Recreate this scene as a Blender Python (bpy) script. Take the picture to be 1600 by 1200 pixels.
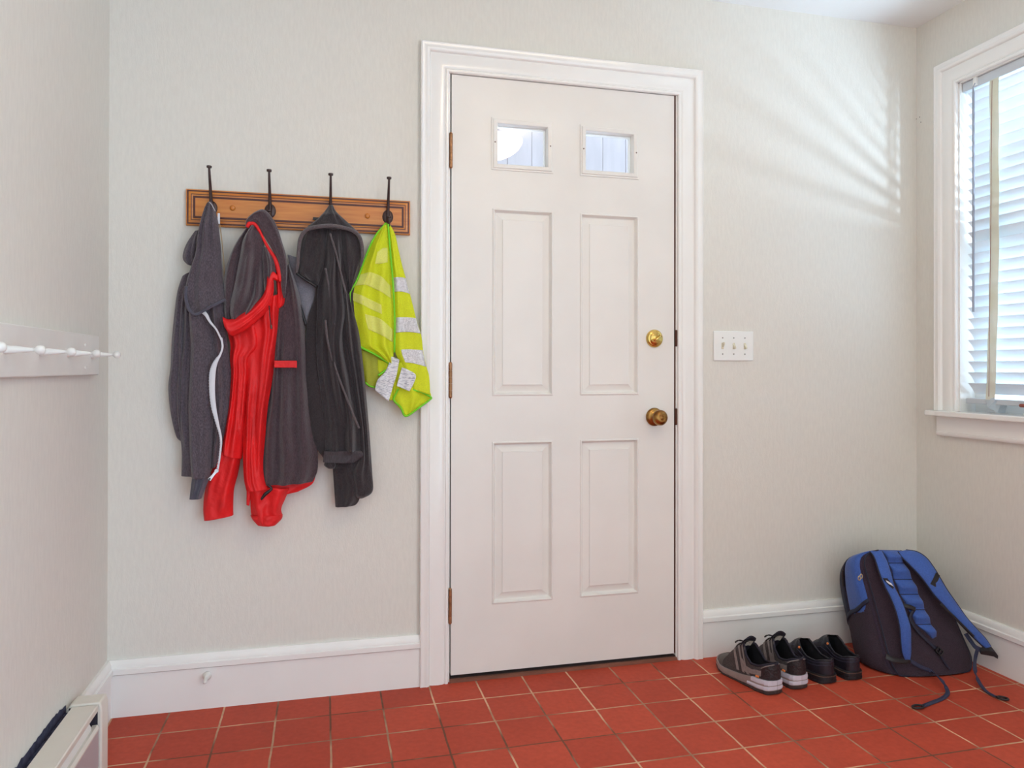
import bpy, bmesh, math, random
from mathutils import Vector, Matrix, noise
for o in list(bpy.data.objects): bpy.data.objects.remove(o)
S = bpy.context.scene
COL = S.collection
R = math.radians
random.seed(7)

# ------------------------------------------------------------------ camera
F_PX, YAW, PITCH, ROLL = 1164.43, .2450, .0039, -.0014
CAM = Vector((-.4116, -2.4923, 1.0571)); SHIFT = -28.67
_cy, _sy, _cp, _sp, _cr, _sr = math.cos(YAW), math.sin(YAW), math.cos(PITCH), math.sin(PITCH), math.cos(ROLL), math.sin(ROLL)
_r = Vector((_cy, -_sy, 0)); _f0 = Vector((_sy, _cy, 0)); _z = Vector((0, 0, 1))
_u = _z * _cp - _f0 * _sp; FWD = _f0 * _cp + _z * _sp
RGT = _r * _cr - _u * _sr; UPV = _r * _sr + _u * _cr
cd = bpy.data.cameras.new('camera'); cam = bpy.data.objects.new('camera', cd); COL.objects.link(cam)
cd.sensor_width = 36; cd.lens = F_PX / 1600 * 36; cd.shift_y = SHIFT / 1600; cd.clip_start = .01
m = Matrix.Identity(4)
for i in range(3):
    m[i][0] = RGT[i]; m[i][1] = UPV[i]; m[i][2] = -FWD[i]; m[i][3] = CAM[i]
cam.matrix_world = m
S.camera = cam

# ------------------------------------------------------------------ world, lights, exposure
S.view_settings.view_transform = 'Standard'; S.view_settings.look = 'None'
S.view_settings.gamma = 1; S.view_settings.use_curve_mapping = False
S.view_settings.exposure = 0.95
w = bpy.data.worlds.new('sky'); S.world = w; w.use_nodes = True
nt = w.node_tree; nt.nodes.clear()
tc = nt.nodes.new('ShaderNodeTexCoord'); sx = nt.nodes.new('ShaderNodeSeparateXYZ'); nt.links.new(tc.outputs['Generated'], sx.inputs[0])
mr = nt.nodes.new('ShaderNodeMapRange'); mr.interpolation_type = 'SMOOTHSTEP'
mr.inputs[1].default_value = .0; mr.inputs[2].default_value = .75; mr.inputs[3].default_value = 0; mr.inputs[4].default_value = 1
nt.links.new(sx.outputs[0], mr.inputs[0])
cm = nt.nodes.new('ShaderNodeMix'); cm.data_type = 'RGBA'
cm.inputs[6].default_value = (.96, 1.05, 1.07, 1); cm.inputs[7].default_value = (2.2, 3.0, 3.8, 1)
nt.links.new(mr.outputs[0], cm.inputs[0])
bg = nt.nodes.new('ShaderNodeBackground'); bg.inputs[1].default_value = .80
wo = nt.nodes.new('ShaderNodeOutputWorld')
nt.links.new(cm.outputs[2], bg.inputs[0]); nt.links.new(bg.outputs[0], wo.inputs[0])

def area_light(name, loc, target, size, energy, color, size_y=None, spread=math.pi):
    l = bpy.data.lights.new(name, 'AREA'); l.energy = energy; l.color = color; l.size = size; l.spread = spread
    if size_y: l.shape = 'RECTANGLE'; l.size_y = size_y
    o = bpy.data.objects.new(name, l); COL.objects.link(o); o.location = loc
    o.rotation_euler = (Vector(target) - Vector(loc)).to_track_quat('-Z', 'Y').to_euler()
    return o
# sun glint thrown upwards through the blind from just outside the right-hand window
area_light('ground_glint', (2.085, -.90, 1.575), (1.6, -.3, 2.1), .036, 5.6, (.60, .80, 1.0))
# broad daylight outside the right-hand window
area_light('window_daylight', (2.72, -.62, .62), (1.9, -.62, 1.6), 1.3, 20, (.52, .78, 1.0), 1.5)

# ------------------------------------------------------------------ helpers
def px(u, v, P=None, n=None, y=None, x=None, z=None):
    """point of the place seen at (u, v) lying on a plane"""
    X = (u - 800) / F_PX; Y = (600 + SHIFT - v) / F_PX
    d = FWD + RGT * X + UPV * Y
    if y is not None: P, n = Vector((0, y, 0)), Vector((0, 1, 0))
    if x is not None: P, n = Vector((x, 0, 0)), Vector((1, 0, 0))
    if z is not None: P, n = Vector((0, 0, z)), Vector((0, 0, 1))
    t = (Vector(P) - CAM).dot(n) / d.dot(n)
    return CAM + d * t

def material(name, color, rough=.5, metal=0, var=0, vscale=20, stretch=(1, 1, 1), color2=None, bump=0, bscale=200, bstretch=(1, 1, 1), spec=.5, emit=None, estr=0, coat=0, transl=0, sheen=0, alpha=1, detail=4, cmin=.35, cmax=.65):
    mt = bpy.data.materials.new(name); mt.use_nodes = True
    t = mt.node_tree; b = t.nodes['Principled BSDF']
    b.inputs['Base Color'].default_value = (*color, 1); b.inputs['Roughness'].default_value = rough
    b.inputs['Metallic'].default_value = metal; b.inputs['Specular IOR Level'].default_value = spec
    b.inputs['Coat Weight'].default_value = coat; b.inputs['Sheen Weight'].default_value = sheen; b.inputs['Alpha'].default_value = alpha
    tcn = t.nodes.new('ShaderNodeTexCoord')
    col_out = None
    if var or color2:
        mp = t.nodes.new('ShaderNodeMapping'); mp.inputs['Scale'].default_value = stretch
        t.links.new(tcn.outputs['Object'], mp.inputs[0])
        nz = t.nodes.new('ShaderNodeTexNoise'); nz.inputs['Scale'].default_value = vscale; nz.inputs['Detail'].default_value = detail
        t.links.new(mp.outputs[0], nz.inputs['Vector'])
        r = t.nodes.new('ShaderNodeMapRange'); r.inputs[1].default_value = cmin; r.inputs[2].default_value = cmax
        t.links.new(nz.outputs['Fac'], r.inputs[0])
        mx = t.nodes.new('ShaderNodeMix'); mx.data_type = 'RGBA'
        c2 = color2 if color2 else tuple(c * (1 - var) for c in color)
        c1 = color if color2 else tuple(min(1, c * (1 + var)) for c in color)
        mx.inputs[6].default_value = (*c1, 1); mx.inputs[7].default_value = (*c2, 1)
        t.links.new(r.outputs[0], mx.inputs[0]); t.links.new(mx.outputs[2], b.inputs['Base Color']); col_out = mx.outputs[2]
    if bump:
        mp2 = t.nodes.new('ShaderNodeMapping'); mp2.inputs['Scale'].default_value = bstretch
        t.links.new(tcn.outputs['Object'], mp2.inputs[0])
        n2 = t.nodes.new('ShaderNodeTexNoise'); n2.inputs['Scale'].default_value = bscale; n2.inputs['Detail'].default_value = 3
        t.links.new(mp2.outputs[0], n2.inputs['Vector'])
        bp = t.nodes.new('ShaderNodeBump'); bp.inputs['Strength'].default_value = bump; bp.inputs['Distance'].default_value = .01
        t.links.new(n2.outputs['Fac'], bp.inputs['Height']); t.links.new(bp.outputs[0], b.inputs['Normal'])
    if emit: b.inputs['Emission Color'].default_value = (*emit, 1); b.inputs['Emission Strength'].default_value = estr
    if transl:
        tr = t.nodes.new('ShaderNodeBsdfTranslucent'); tr.inputs[0].default_value = (*color, 1)
        if col_out: t.links.new(col_out, tr.inputs[0])
        ms = t.nodes.new('ShaderNodeMixShader'); ms.inputs[0].default_value = transl
        t.links.new(b.outputs[0], ms.inputs[1]); t.links.new(tr.outputs[0], ms.inputs[2])
        t.links.new(ms.outputs[0], t.nodes['Material Output'].inputs[0])
    return mt

def srgb(r, g, b):
    f = lambda c: (c / 255 / 12.92) if c / 255 <= .04045 else ((c / 255 + .055) / 1.055) ** 2.4
    return (f(r), f(g), f(b))

def root_loc(p):
    v = Vector((0, 0, 0))
    while p is not None:
        v += Vector(p.location); p = p.parent
    return v

class MB:
    """collects shapes (given in place) and links them as ONE mesh"""
    def __init__(s): s.v = []; s.f = []
    def add(s, vs, fs):
        k = len(s.v); s.v += [Vector(a) for a in vs]; s.f += [tuple(i + k for i in f) for f in fs]; return s
    def box(s, a, b):
        (x0, y0, z0), (x1, y1, z1) = a, b
        x0, x1 = sorted((x0, x1)); y0, y1 = sorted((y0, y1)); z0, z1 = sorted((z0, z1))
        return s.add([(x0, y0, z0), (x1, y0, z0), (x1, y1, z0), (x0, y1, z0), (x0, y0, z1), (x1, y0, z1), (x1, y1, z1), (x0, y1, z1)],
                     [(0, 3, 2, 1), (4, 5, 6, 7), (0, 1, 5, 4), (1, 2, 6, 5), (2, 3, 7, 6), (3, 0, 4, 7)])
    def rings(s, rings, cap=True, closed=False):
        n = len(rings[0]); vs = [p for r in rings for p in r]; fs = []
        m_ = len(rings)
        for i in range(m_ if closed else m_ - 1):
            j = (i + 1) % m_
            for k in range(n):
                l = (k + 1) % n
                fs.append((i * n + k, i * n + l, j * n + l, j * n + k))
        if cap and not closed:
            fs.append(tuple(range(n - 1, -1, -1))); fs.append(tuple((m_ - 1) * n + k for k in range(n)))
        return s.add(vs, fs)
    def tube(s, pts, r, n=10, cap=True, closed=False, flat=1):
        pts = [Vector(p) for p in pts]; m_ = len(pts)
        rr = r if isinstance(r, (list, tuple)) else [r] * m_
        rings = []; ref = None
        for i, p in enumerate(pts):
            if closed: t = pts[(i + 1) % m_] - pts[i - 1]
            else: t = pts[min(i + 1, m_ - 1)] - pts[max(i - 1, 0)]
            t.normalize()
            if ref is None:
                ref = Vector((0, 0, 1)) if abs(t.z) < .9 else Vector((0, 1, 0))
            a = (ref - t * ref.dot(t)).normalized(); b = t.cross(a); ref = a
            rings.append([p + (a * math.cos(q) * flat + b * math.sin(q)) * rr[i] for q in [2 * math.pi * k / n for k in range(n)]])
        return s.rings(rings, cap, closed)
    def lathe(s, base, axis, prof, n=24):
        """prof: (distance along axis, radius)"""
        base = Vector(base); a = Vector(axis).normalized()
        e = Vector((0, 0, 1)) if abs(a.z) < .9 else Vector((1, 0, 0))
        e = (e - a * e.dot(a)).normalized(); g = a.cross(e)
        rings = [[base + a * d + (e * math.cos(q) + g * math.sin(q)) * max(r, 1e-5) for q in [2 * math.pi * k / n for k in range(n)]] for d, r in prof]
        return s.rings(rings)
    def ribbon(s, pts, width, thick, normals):
        """flat strap along pts; normals: one vector or one per point"""
        pts = [Vector(p) for p in pts]; rings = []
        for i, p in enumerate(pts):
            t = (pts[min(i + 1, len(pts) - 1)] - pts[max(i - 1, 0)]).normalized()
            nn = Vector(normals[i] if isinstance(normals, list) else normals)
            wd = width[i] if isinstance(width, (list, tuple)) else width
            sd = t.cross(nn).normalized(); n2 = sd.cross(t).normalized()
            h = thick / 2; q = wd / 2
            rings.append([p + sd * a + n2 * b for a, b in ((-q, -h * .5), (-q * .93, -h), (q * .93, -h), (q, -h * .5), (q, h * .5), (q * .93, h), (0, h * 1.15), (-q * .93, h), (-q, h * .5))])
        return s.rings(rings)
    def build(s, name, mat, parent=None, smooth=False, bevel=0, bseg=2, sub=0, loc=None):
        me = bpy.data.meshes.new(name)
        off = root_loc(parent) if loc is None else Vector((0, 0, 0))
        me.from_pydata([v - off for v in s.v], [], s.f)
        bm = bmesh.new(); bm.from_mesh(me); bmesh.ops.recalc_face_normals(bm, faces=bm.faces[:]); bm.to_mesh(me); bm.free()
        me.materials.append(mat)
        o = bpy.data.objects.new(name, me); COL.objects.link(o)
        if parent is not None: o.parent = parent
        if bevel:
            bv = o.modifiers.new('bevel', 'BEVEL'); bv.width = bevel; bv.segments = bseg; bv.limit_method = 'ANGLE'; bv.angle_limit = R(35)
        if sub:
            sb = o.modifiers.new('sub', 'SUBSURF'); sb.levels = sub; sb.render_levels = sub
        if smooth or bevel:
            for p in me.polygons: p.use_smooth = True
            if smooth != 'all':
                try: me.set_sharp_from_angle(angle=R(40))
                except Exception: pass
        return o

def tag(o, label=None, cat=None, group=None, kind=None):
    if label: o['label'] = label
    if cat: o['category'] = cat
    if group: o['group'] = group
    if kind: o['kind'] = kind
    return o
def thing(name, label, cat, loc=(0, 0, 0), group=None):
    o = bpy.data.objects.new(name, None); COL.objects.link(o); o.location = loc; o.empty_display_size = .05
    return tag(o, label, cat, group)
def copy_tree(o, parent=None):
    c = o.copy(); COL.objects.link(c); c.parent = parent
    for ch in list(o.children): copy_tree(ch, c)
    return c
def catmull(P, n):
    """dense list through tuples / vectors P, n samples per span"""
    out = []
    m_ = len(P)
    for i in range(m_ - 1):
        p0, p1, p2, p3 = P[max(i - 1, 0)], P[i], P[i + 1], P[min(i + 2, m_ - 1)]
        for k in range(n):
            t = k / n
            out.append(tuple(.5 * ((2 * b) + (-a + c) * t + (2 * a - 5 * b + 4 * c - d) * t * t + (-a + 3 * b - 3 * c + d) * t ** 3) for a, b, c, d in zip(p0, p1, p2, p3)))
    out.append(tuple(P[-1])); return out

# ------------------------------------------------------------------ materials
WALL = material('wallpaper', srgb(226, 222, 213), .75, var=.022, vscale=120, stretch=(1, 1, .22), bump=.10, bscale=300, bstretch=(1, 1, .3), spec=.25, detail=6)
CEIL = material('ceiling_paint', srgb(244, 244, 242), .85, spec=.2)
TRIM = material('trim_gloss', srgb(243, 241, 237), .22, var=.012, vscale=6, spec=.5, coat=.3, bump=.02, bscale=30)
DOORM = material('door_paint', srgb(235, 231, 225), .38, var=.03, vscale=3.2, spec=.5, bump=.02, bscale=60)
DARK = material('dark_gap', srgb(52, 34, 28), .8)
BROWN = material('weatherstrip', srgb(112, 66, 50), .6)
BRASS = material('brass', srgb(214, 182, 104), .22, metal=1, var=.12, vscale=30)
OLDBRASS = material('tarnished_brass', srgb(176, 138, 78), .3, metal=1, color2=srgb(128, 84, 46), vscale=35)
HINGE = material('hinge_bronze', srgb(166, 122, 88), .42, metal=.8, var=.2, vscale=60)
IRON = material('bronze_iron', srgb(72, 56, 54), .38, metal=.55, var=.15, vscale=80)
OAK = material('honey_oak', srgb(212, 134, 52), .33, color2=srgb(196, 112, 38), vscale=6, stretch=(1.2, 10, 16), detail=8, coat=.25)
OAKDARK = material('rack_groove', srgb(84, 34, 20), .4)
WHITEPAINT = material('white_paint', srgb(232, 230, 224), .4, var=.02, vscale=15)
PLASTIC = material('white_plastic', srgb(240, 240, 236), .3)
TOGGLE = material('ivory_plastic', srgb(222, 214, 188), .35)
SCREW = material('screw', srgb(150, 148, 142), .35, metal=.8)
SLAT = material('slat', srgb(236, 242, 246), .35, transl=.03)
TAPE = material('ladder_tape', srgb(240, 238, 228), .8, color2=srgb(230, 226, 206), vscale=6, bump=.2, bscale=300, transl=.3)
HEATER = material('heater_enamel', srgb(226, 220, 208), .35, var=.02, vscale=12)
HEATG = material('heater_panel', srgb(186, 178, 180), .4)
DARKBLUE = material('dark_blue_grey', srgb(40, 42, 66), .8, color2=srgb(70, 72, 96), vscale=60)  # dark blue-grey of the heater back plate and the wall strip

def floor_material():
    mt = bpy.data.materials.new('terracotta_tile'); mt.use_nodes = True
    t = mt.node_tree; b = t.nodes['Principled BSDF']; L = t.links.new
    tcn = t.nodes.new('ShaderNodeTexCoord'); mp = t.nodes.new('ShaderNodeMapping')
    mp.inputs['Location'].default_value = (.8744 + .1597 * 40, -.0099 + .1597 * 60, 0)
    L(tcn.outputs['Object'], mp.inputs[0])
    wv = t.nodes.new('ShaderNodeTexNoise'); wv.inputs['Scale'].default_value = 9; L(tcn.outputs['Object'], wv.inputs['Vector'])
    vm = t.nodes.new('ShaderNodeVectorMath'); vm.operation = 'MULTIPLY_ADD'; vm.inputs[1].default_value = (.006, .006, 0)
    L(wv.outputs['Color'], vm.inputs[0]); L(mp.outputs[0], vm.inputs[2])
    sh = t.nodes.new('ShaderNodeVectorMath'); sh.operation = 'SUBTRACT'; sh.inputs[1].default_value = (.003, .003, 0); L(vm.outputs[0], sh.inputs[0])
    br = t.nodes.new('ShaderNodeTexBrick'); br.offset = 0; br.squash = 1
    for k, v in (('Scale', 1), ('Mortar Size', .0032), ('Mortar Smooth', .25), ('Bias', 0), ('Brick Width', .1597), ('Row Height', .1597)): br.inputs[k].default_value = v
    br.inputs['Color1'].default_value = (*srgb(196, 82, 60), 1); br.inputs['Color2'].default_value = (*srgb(178, 71, 52), 1)
    L(sh.outputs[0], br.inputs['Vector'])
    # grout colour: tan where clean, grey-brown where dirty
    gn = t.nodes.new('ShaderNodeTexNoise'); gn.inputs['Scale'].default_value = 3.5; gn.inputs['Detail'].default_value = 3; L(tcn.outputs['Object'], gn.inputs['Vector'])
    gr = t.nodes.new('ShaderNodeMapRange'); gr.inputs[1].default_value = .42; gr.inputs[2].default_value = .6; L(gn.outputs['Fac'], gr.inputs[0])
    gm = t.nodes.new('ShaderNodeMix'); gm.data_type = 'RGBA'; gm.inputs[6].default_value = (*srgb(122, 80, 64), 1); gm.inputs[7].default_value = (*srgb(222, 178, 144), 1)
    L(gr.outputs[0], gm.inputs[0]); L(gm.outputs[2], br.inputs['Mortar'])
    # mottling
    n2 = t.nodes.new('ShaderNodeTexNoise'); n2.inputs['Scale'].default_value = 60; n2.inputs['Detail'].default_value = 6; L(tcn.outputs['Object'], n2.inputs['Vector'])
    r2 = t.nodes.new('ShaderNodeMapRange'); r2.inputs[3].default_value = .8; r2.inputs[4].default_value = 1.2; L(n2.outputs['Fac'], r2.inputs[0])
    n3 = t.nodes.new('ShaderNodeTexNoise'); n3.inputs['Scale'].default_value = 5; L(tcn.outputs['Object'], n3.inputs['Vector'])
    r3 = t.nodes.new('ShaderNodeMapRange'); r3.inputs[3].default_value = .85; r3.inputs[4].default_value = 1.12; L(n3.outputs['Fac'], r3.inputs[0])
    mm = t.nodes.new('ShaderNodeMath'); mm.operation = 'MULTIPLY'; L(r2.outputs[0], mm.inputs[0]); L(r3.outputs[0], mm.inputs[1])
    hs = t.nodes.new('ShaderNodeHueSaturation'); L(br.outputs['Color'], hs.inputs['Color']); L(mm.outputs[0], hs.inputs['Value'])
    L(hs.outputs[0], b.inputs['Base Color'])
    rr = t.nodes.new('ShaderNodeMapRange'); rr.inputs[3].default_value = .55; rr.inputs[4].default_value = .85; L(br.outputs['Fac'], rr.inputs[0]); L(rr.outputs[0], b.inputs['Roughness'])
    b.inputs['Specular IOR Level'].default_value = .14
    inv = t.nodes.new('ShaderNodeMath'); inv.operation = 'MULTIPLY_ADD'; inv.inputs[1].default_value = -1; L(br.outputs['Fac'], inv.inputs[0])
    ad = t.nodes.new('ShaderNodeMath'); ad.operation = 'MULTIPLY'; ad.inputs[1].default_value = .25; L(n2.outputs['Fac'], ad.inputs[0]); L(ad.outputs[0], inv.inputs[2])
    bp = t.nodes.new('ShaderNodeBump'); bp.inputs['Strength'].default_value = .5; bp.inputs['Distance'].default_value = .003
    L(inv.outputs[0], bp.inputs['Height']); L(bp.outputs[0], b.inputs['Normal'])
    return mt
TILE = floor_material()

def glass_material(name, tint=(1, 1, 1), rough=0, refl=.08):
    mt = bpy.data.materials.new(name); mt.use_nodes = True; t = mt.node_tree; t.nodes.clear()
    tr = t.nodes.new('ShaderNodeBsdfTransparent'); tr.inputs[0].default_value = (*tint, 1)
    gl = t.nodes.new('ShaderNodeBsdfGlossy'); gl.inputs['Roughness'].default_value = rough
    fr = t.nodes.new('ShaderNodeLayerWeight'); fr.inputs[0].default_value = .5
    pw = t.nodes.new('ShaderNodeMath'); pw.operation = 'POWER'; pw.inputs[1].default_value = 5; t.links.new(fr.outputs['Facing'], pw.inputs[0])
    ad = t.nodes.new('ShaderNodeMath'); ad.operation = 'MULTIPLY_ADD'; ad.inputs[1].default_value = .8; ad.inputs[2].default_value = refl; t.links.new(pw.outputs[0], ad.inputs[0])
    ms = t.nodes.new('ShaderNodeMixShader'); t.links.new(ad.outputs[0], ms.inputs[0]); t.links.new(tr.outputs[0], ms.inputs[1]); t.links.new(gl.outputs[0], ms.inputs[2])
    o = t.nodes.new('ShaderNodeOutputMaterial'); t.links.new(ms.outputs[0], o.inputs[0]); return mt
GLASS = glass_material('glass')

# ------------------------------------------------------------------ room shell
XL, XR, H, YR = -1.052, 1.875, 2.4194, -3.5
def struct(name, mb, mat, **k): return tag(mb.build(name, mat, **k), kind='structure')
struct('floor', MB().box((XL - .12, YR, -.08), (XR + .14, .02, 0)), TILE)
struct('ceiling', MB().box((XL - .12, YR, H), (XR + .14, .12, H + .1)), CEIL)
DX0, DX1, DZ = -.005, .827, 2.058        # door opening
b = MB(); b.box((XL - .12, 0, -.08), (DX0 - .02, .12, H)); b.box((DX1 + .02, 0, -.08), (XR + .14, .12, H)); b.box((DX0 - .02, 0, DZ + .02), (DX1 + .02, .12, H))
struct('wall_back', b, WALL)
struct('wall_left', MB().box((XL - .12, YR, -.08), (XL, 0, H)), WALL)
WY0, WY1, WZ0, WZ1 = -1.12, -.205, .88, 2.125     # window opening
b = MB(); b.box((XR, WY1, -.08), (XR + .14, 0, H)); b.box((XR, YR, -.08), (XR + .14, WY0, H)); b.box((XR, WY0, -.08), (XR + .14, WY1, WZ0)); b.box((XR, WY0, WZ1), (XR + .14, WY1, H))
wr = struct('wall_right', b, WALL)
nh = MB()
for u, v in ((1432, 186), (1437, 183), (1439, 191)): nh.lathe(px(u, v, x=XR) + Vector((.002, 0, 0)), (-1, 0, 0), [(0, .0022), (.0032, .0018)], 8)
nh.build('nail_hole', material('hole_dark', srgb(110, 104, 98), .8), wr)
# porch wall beyond the door, white vertical boards
pb = MB()
for i in range(-9, 16):
    x0 = i * .14; pb.box((x0, 1.5, -.3), (x0 + .1375, 1.53, 3.4))
pb.box((-1.3, 1.53, -.3), (2.2, 1.56, 3.4))
struct('wall_porch', pb, material('porch_board', srgb(172, 164, 168), .6, var=.08, vscale=7, stretch=(3, 3, .6)))

# swept mouldings --------------------------------------------------
def profile_sweep(path, prof, mp):
    """path: corner list with per-corner offset direction; prof: (offset, height)"""
    rings = []
    for p, d in path: rings.append([mp(p[0] + d[0] * o, p[1] + d[1] * o, h) for o, h in prof])
    return MB().rings(rings)
CASING = [(0, 0), (0, .011), (.003, .014), (.009, .0145), (.0115, .0105), (.0135, .0100), (.016, .0125), (.022, .0150), (.036, .0160), (.052, .0145), (.060, .0125), (.0625, .0125), (.064, .0175), (.068, .0225), (.074, .0245), (.078, .0225), (.0905, .0225), (.0925, .024), (.095, .022), (.095, 0)]
back = lambda a, c, h: Vector((a, -h, c))
path = [((DX0 - .006, -.0005), (-1, 0)), ((DX0 - .006, DZ - .004), (-1, 1)), ((DX1 + .004, DZ - .004), (1, 1)), ((DX1 + .004, -.0005), (1, 0))]
struct('trim_1', profile_sweep(path, CASING, back), TRIM, smooth=True)
# door jamb with stop and strike plates
j = MB()
j.box((DX0 - .02, -.0005, 0), (DX0, .12, DZ + .02)); j.box((DX1, -.0005, 0), (DX1 + .02, .12, DZ + .02)); j.box((DX0, -.0005, DZ), (DX1, .12, DZ + .02))
jm = struct('trim_2', j, TRIM)
g = MB(); g.box((DX0, .05, .02), (DX0 + .012, .09, DZ)); g.box((DX1 - .012, .05, .02), (DX1, .09, DZ)); g.box((DX0, .05, DZ - .012), (DX1, .09, DZ))
g.box((DX1 - .0012, .002, .02), (DX1, .05, DZ))
g.build('weatherstrip', BROWN, jm)
for z in (1.1685, .8825):
    MB().box((DX1 - .0035, -.0045, z - .03), (DX1 + .007, .02, z + .03)).build('strike_plate', material('strike_bronze', srgb(86, 52, 40), .5, metal=.5), jm, bevel=.002)
t3 = MB(); t3.box((DX0, -.012, -.001), (DX1, .12, .010)); struct('trim_3', t3, material('threshold_wood', srgb(132, 84, 66), .55, var=.2, vscale=30, stretch=(.3, 2, 1)))
MB().box((DX0, .0, .0095), (DX1, .05, .0125)).build('threshold_seal', DARK, bpy.data.objects['trim_3'])

# ------------------------------------------------------------------ door
DW0, DW1, DB, DT = 0.0, .8205, .0215, 2.0525
def door_slab():
    mb = MB(); xs = [DW0, .1415, .3595, .4585, .6815, DW1]
    zs = [DB, .2505, .807, .963, 1.607, 1.739, 1.9155, DT]
    def V(x, y, z): return (x, y, z)
    for i in range(5):
        for k in range(7):
            x0, x1, z0, z1 = xs[i], xs[i + 1], zs[k], zs[k + 1]
            pan = i in (1, 3)
            if pan and k in (1, 3):
                steps = [(0, 0), (.003, -.003), (.006, -.003), (.009, .004), (.013, .0115), (.016, .0115), (.036, .0055), (.038, .0025)]
                prev = None
                for (ins, d) in steps:
                    ring = [V(x0 + ins, d, z0 + ins), V(x1 - ins, d, z0 + ins), V(x1 - ins, d, z1 - ins), V(x0 + ins, d, z1 - ins)]
                    if prev: mb.rings([prev, ring], cap=False)
                    prev = ring
                mb.add(prev, [(0, 1, 2, 3)])
            elif pan and k == 5:
                a = [V(x0, 0, z0), V(x1, 0, z0), V(x1, 0, z1), V(x0, 0, z1)]
                c = [V(q[0], .044, q[2]) for q in a]; mb.rings([a, c], cap=False)
            else: mb.add([V(x0, 0, z0), V(x1, 0, z0), V(x1, 0, z1), V(x0, 0, z1)], [(0, 1, 2, 3)])
            if not (pan and k == 5): mb.add([V(x0, .044, z0), V(x1, .044, z0), V(x1, .044, z1), V(x0, .044, z1)], [(3, 2, 1, 0)])
    mb.rings([[V(DW0, 0, DB), V(DW1, 0, DB), V(DW1, 0, DT), V(DW0, 0, DT)], [V(DW0, .044, DB), V(DW1, .044, DB), V(DW1, .044, DT), V(DW0, .044, DT)]], cap=False)
    return mb
mb = door_slab()
door = mb.build('door_1', DOORM); tag(door, kind='structure')
bm = bmesh.new(); bm.from_mesh(door.data); bmesh.ops.remove_doubles(bm, verts=bm.verts[:], dist=1e-5); bmesh.ops.recalc_face_normals(bm, faces=bm.faces[:]); bm.to_mesh(door.data); bm.free()
door.data.materials.clear(); door.data.materials.append(DOORM)
def rect_frame(x0, x1, z0, z1, prof, mp):
    path = [((x0, z0), (-1, -1)), ((x1, z0), (1, -1)), ((x1, z1), (1, 1)), ((x0, z1), (-1, 1))]
    rings = [[mp(p[0] + d[0] * o, p[1] + d[1] * o, h) for o, h in prof] for p, d in path]
    return MB().rings(rings, closed=True)
FR = [(0, -.030), (0, .004), (.003, .0065), (.013, .0065), (.0155, .0035), (.0205, .0035), (.0205, -.006), (.004, -.006)]
for (x0, x1, z0, z1) in ((.1585, .3385, 1.7595, 1.8985), (.4785, .6605, 1.7595, 1.8985)):
    fr = rect_frame(x0, x1, z0, z1, FR, back).build('lite_frame', DOORM, door, smooth=True)
    MB().box((x0 - .003, .018, z0 - .003), (x1 + .003, .022, z1 + .003)).build('lite_pane', GLASS, fr)
    ins = rect_frame(x0 - .001, x1 + .001, z0 - .001, z1 + .001, [(0, -.0225), (-.005, -.0225), (-.005, -.043), (0, -.043)], back)
    ins.build('glazing_bead', PLASTIC, fr)
    for xx in (x0 - .009, x1 + .009):
        MB().lathe((xx, -.0055, (z0 + z1) / 2 + .004), (0, -1, 0), [(0, .0028), (.0016, .0024)], 10).build('screw', material('screw_rust', srgb(110, 84, 66), .5), fr)
for zc in (1.793, 1.0175, .2575):
    h = MB(); h.box((-.004, -.003, zc - .056), (.0005, .003, zc + .056))
    for k in range(5):
        z0 = zc - .0555 + k * .0222; h.lathe((-.0035, -.0065, z0), (0, 0, 1), [(0, .0058), (.0212, .0058)], 14)
    h.lathe((-.0035, -.0065, zc + .0555), (0, 0, 1), [(0, .006), (.003, .005), (.006, .002)], 12)
    h.lathe((-.0035, -.0065, zc - .0555), (0, 0, -1), [(0, .006), (.003, .005), (.006, .002)], 12)
    h.build('hinge', HINGE, door, smooth=True)
# deadbolt
c = Vector((.7425, 0, 1.1665))
db = MB().lathe(c, (0, -1, 0), [(-.001, .0325), (.003, .0325), (.009, .029), (.011, .026), (.0105, .023), (.014, .021), (.016, .018), (.017, 0)], 40).build('deadbolt', BRASS, door, smooth='all')
a = R(28); d = Vector((math.cos(a), 0, math.sin(a)))
tp = MB(); rg = []
for t, hw, hz in ((-1, .003, .012), (-.8, .0055, .018), (-.3, .0042, .023), (.3, .0042, .023), (.8, .0055, .018), (1, .003, .012)):
    p = c + d * .021 * t; n = Vector((-d.z, 0, d.x))
    rg.append([p + n * hw + Vector((0, -.014, 0)), p + n * hw * .8 + Vector((0, -.014 - hz, 0)), p - n * hw * .8 + Vector((0, -.014 - hz, 0)), p - n * hw + Vector((0, -.014, 0))])
tp.rings(rg); tp.build('thumb_turn', BRASS, db, bevel=.0015)
sc = MB()
for s_ in (-1, 1): sc.lathe(c + Vector((s_ * .014, -.0135, -s_ * -.010)), (0, -1, 0), [(0, .0028), (.0025, .0024)], 10)
sc.build('screw', material('dark_screw', srgb(90, 60, 40), .4, metal=.7), db)
# knob
c = Vector((.7425, 0, .8830))
kn = MB().lathe(c, (0, -1, 0), [(-.001, .033), (.003, .033), (.008, .0305), (.011, .024), (.014, .0125), (.026, .0115), (.033, .015), (.038, .0235), (.045, .0275), (.053, .0275), (.060, .0235), (.064, .017), (.0655, .012), (.0645, .009), (.066, .006), (.0665, 0)], 40)
kn.build('door_knob', OLDBRASS, door, smooth='all')

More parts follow.
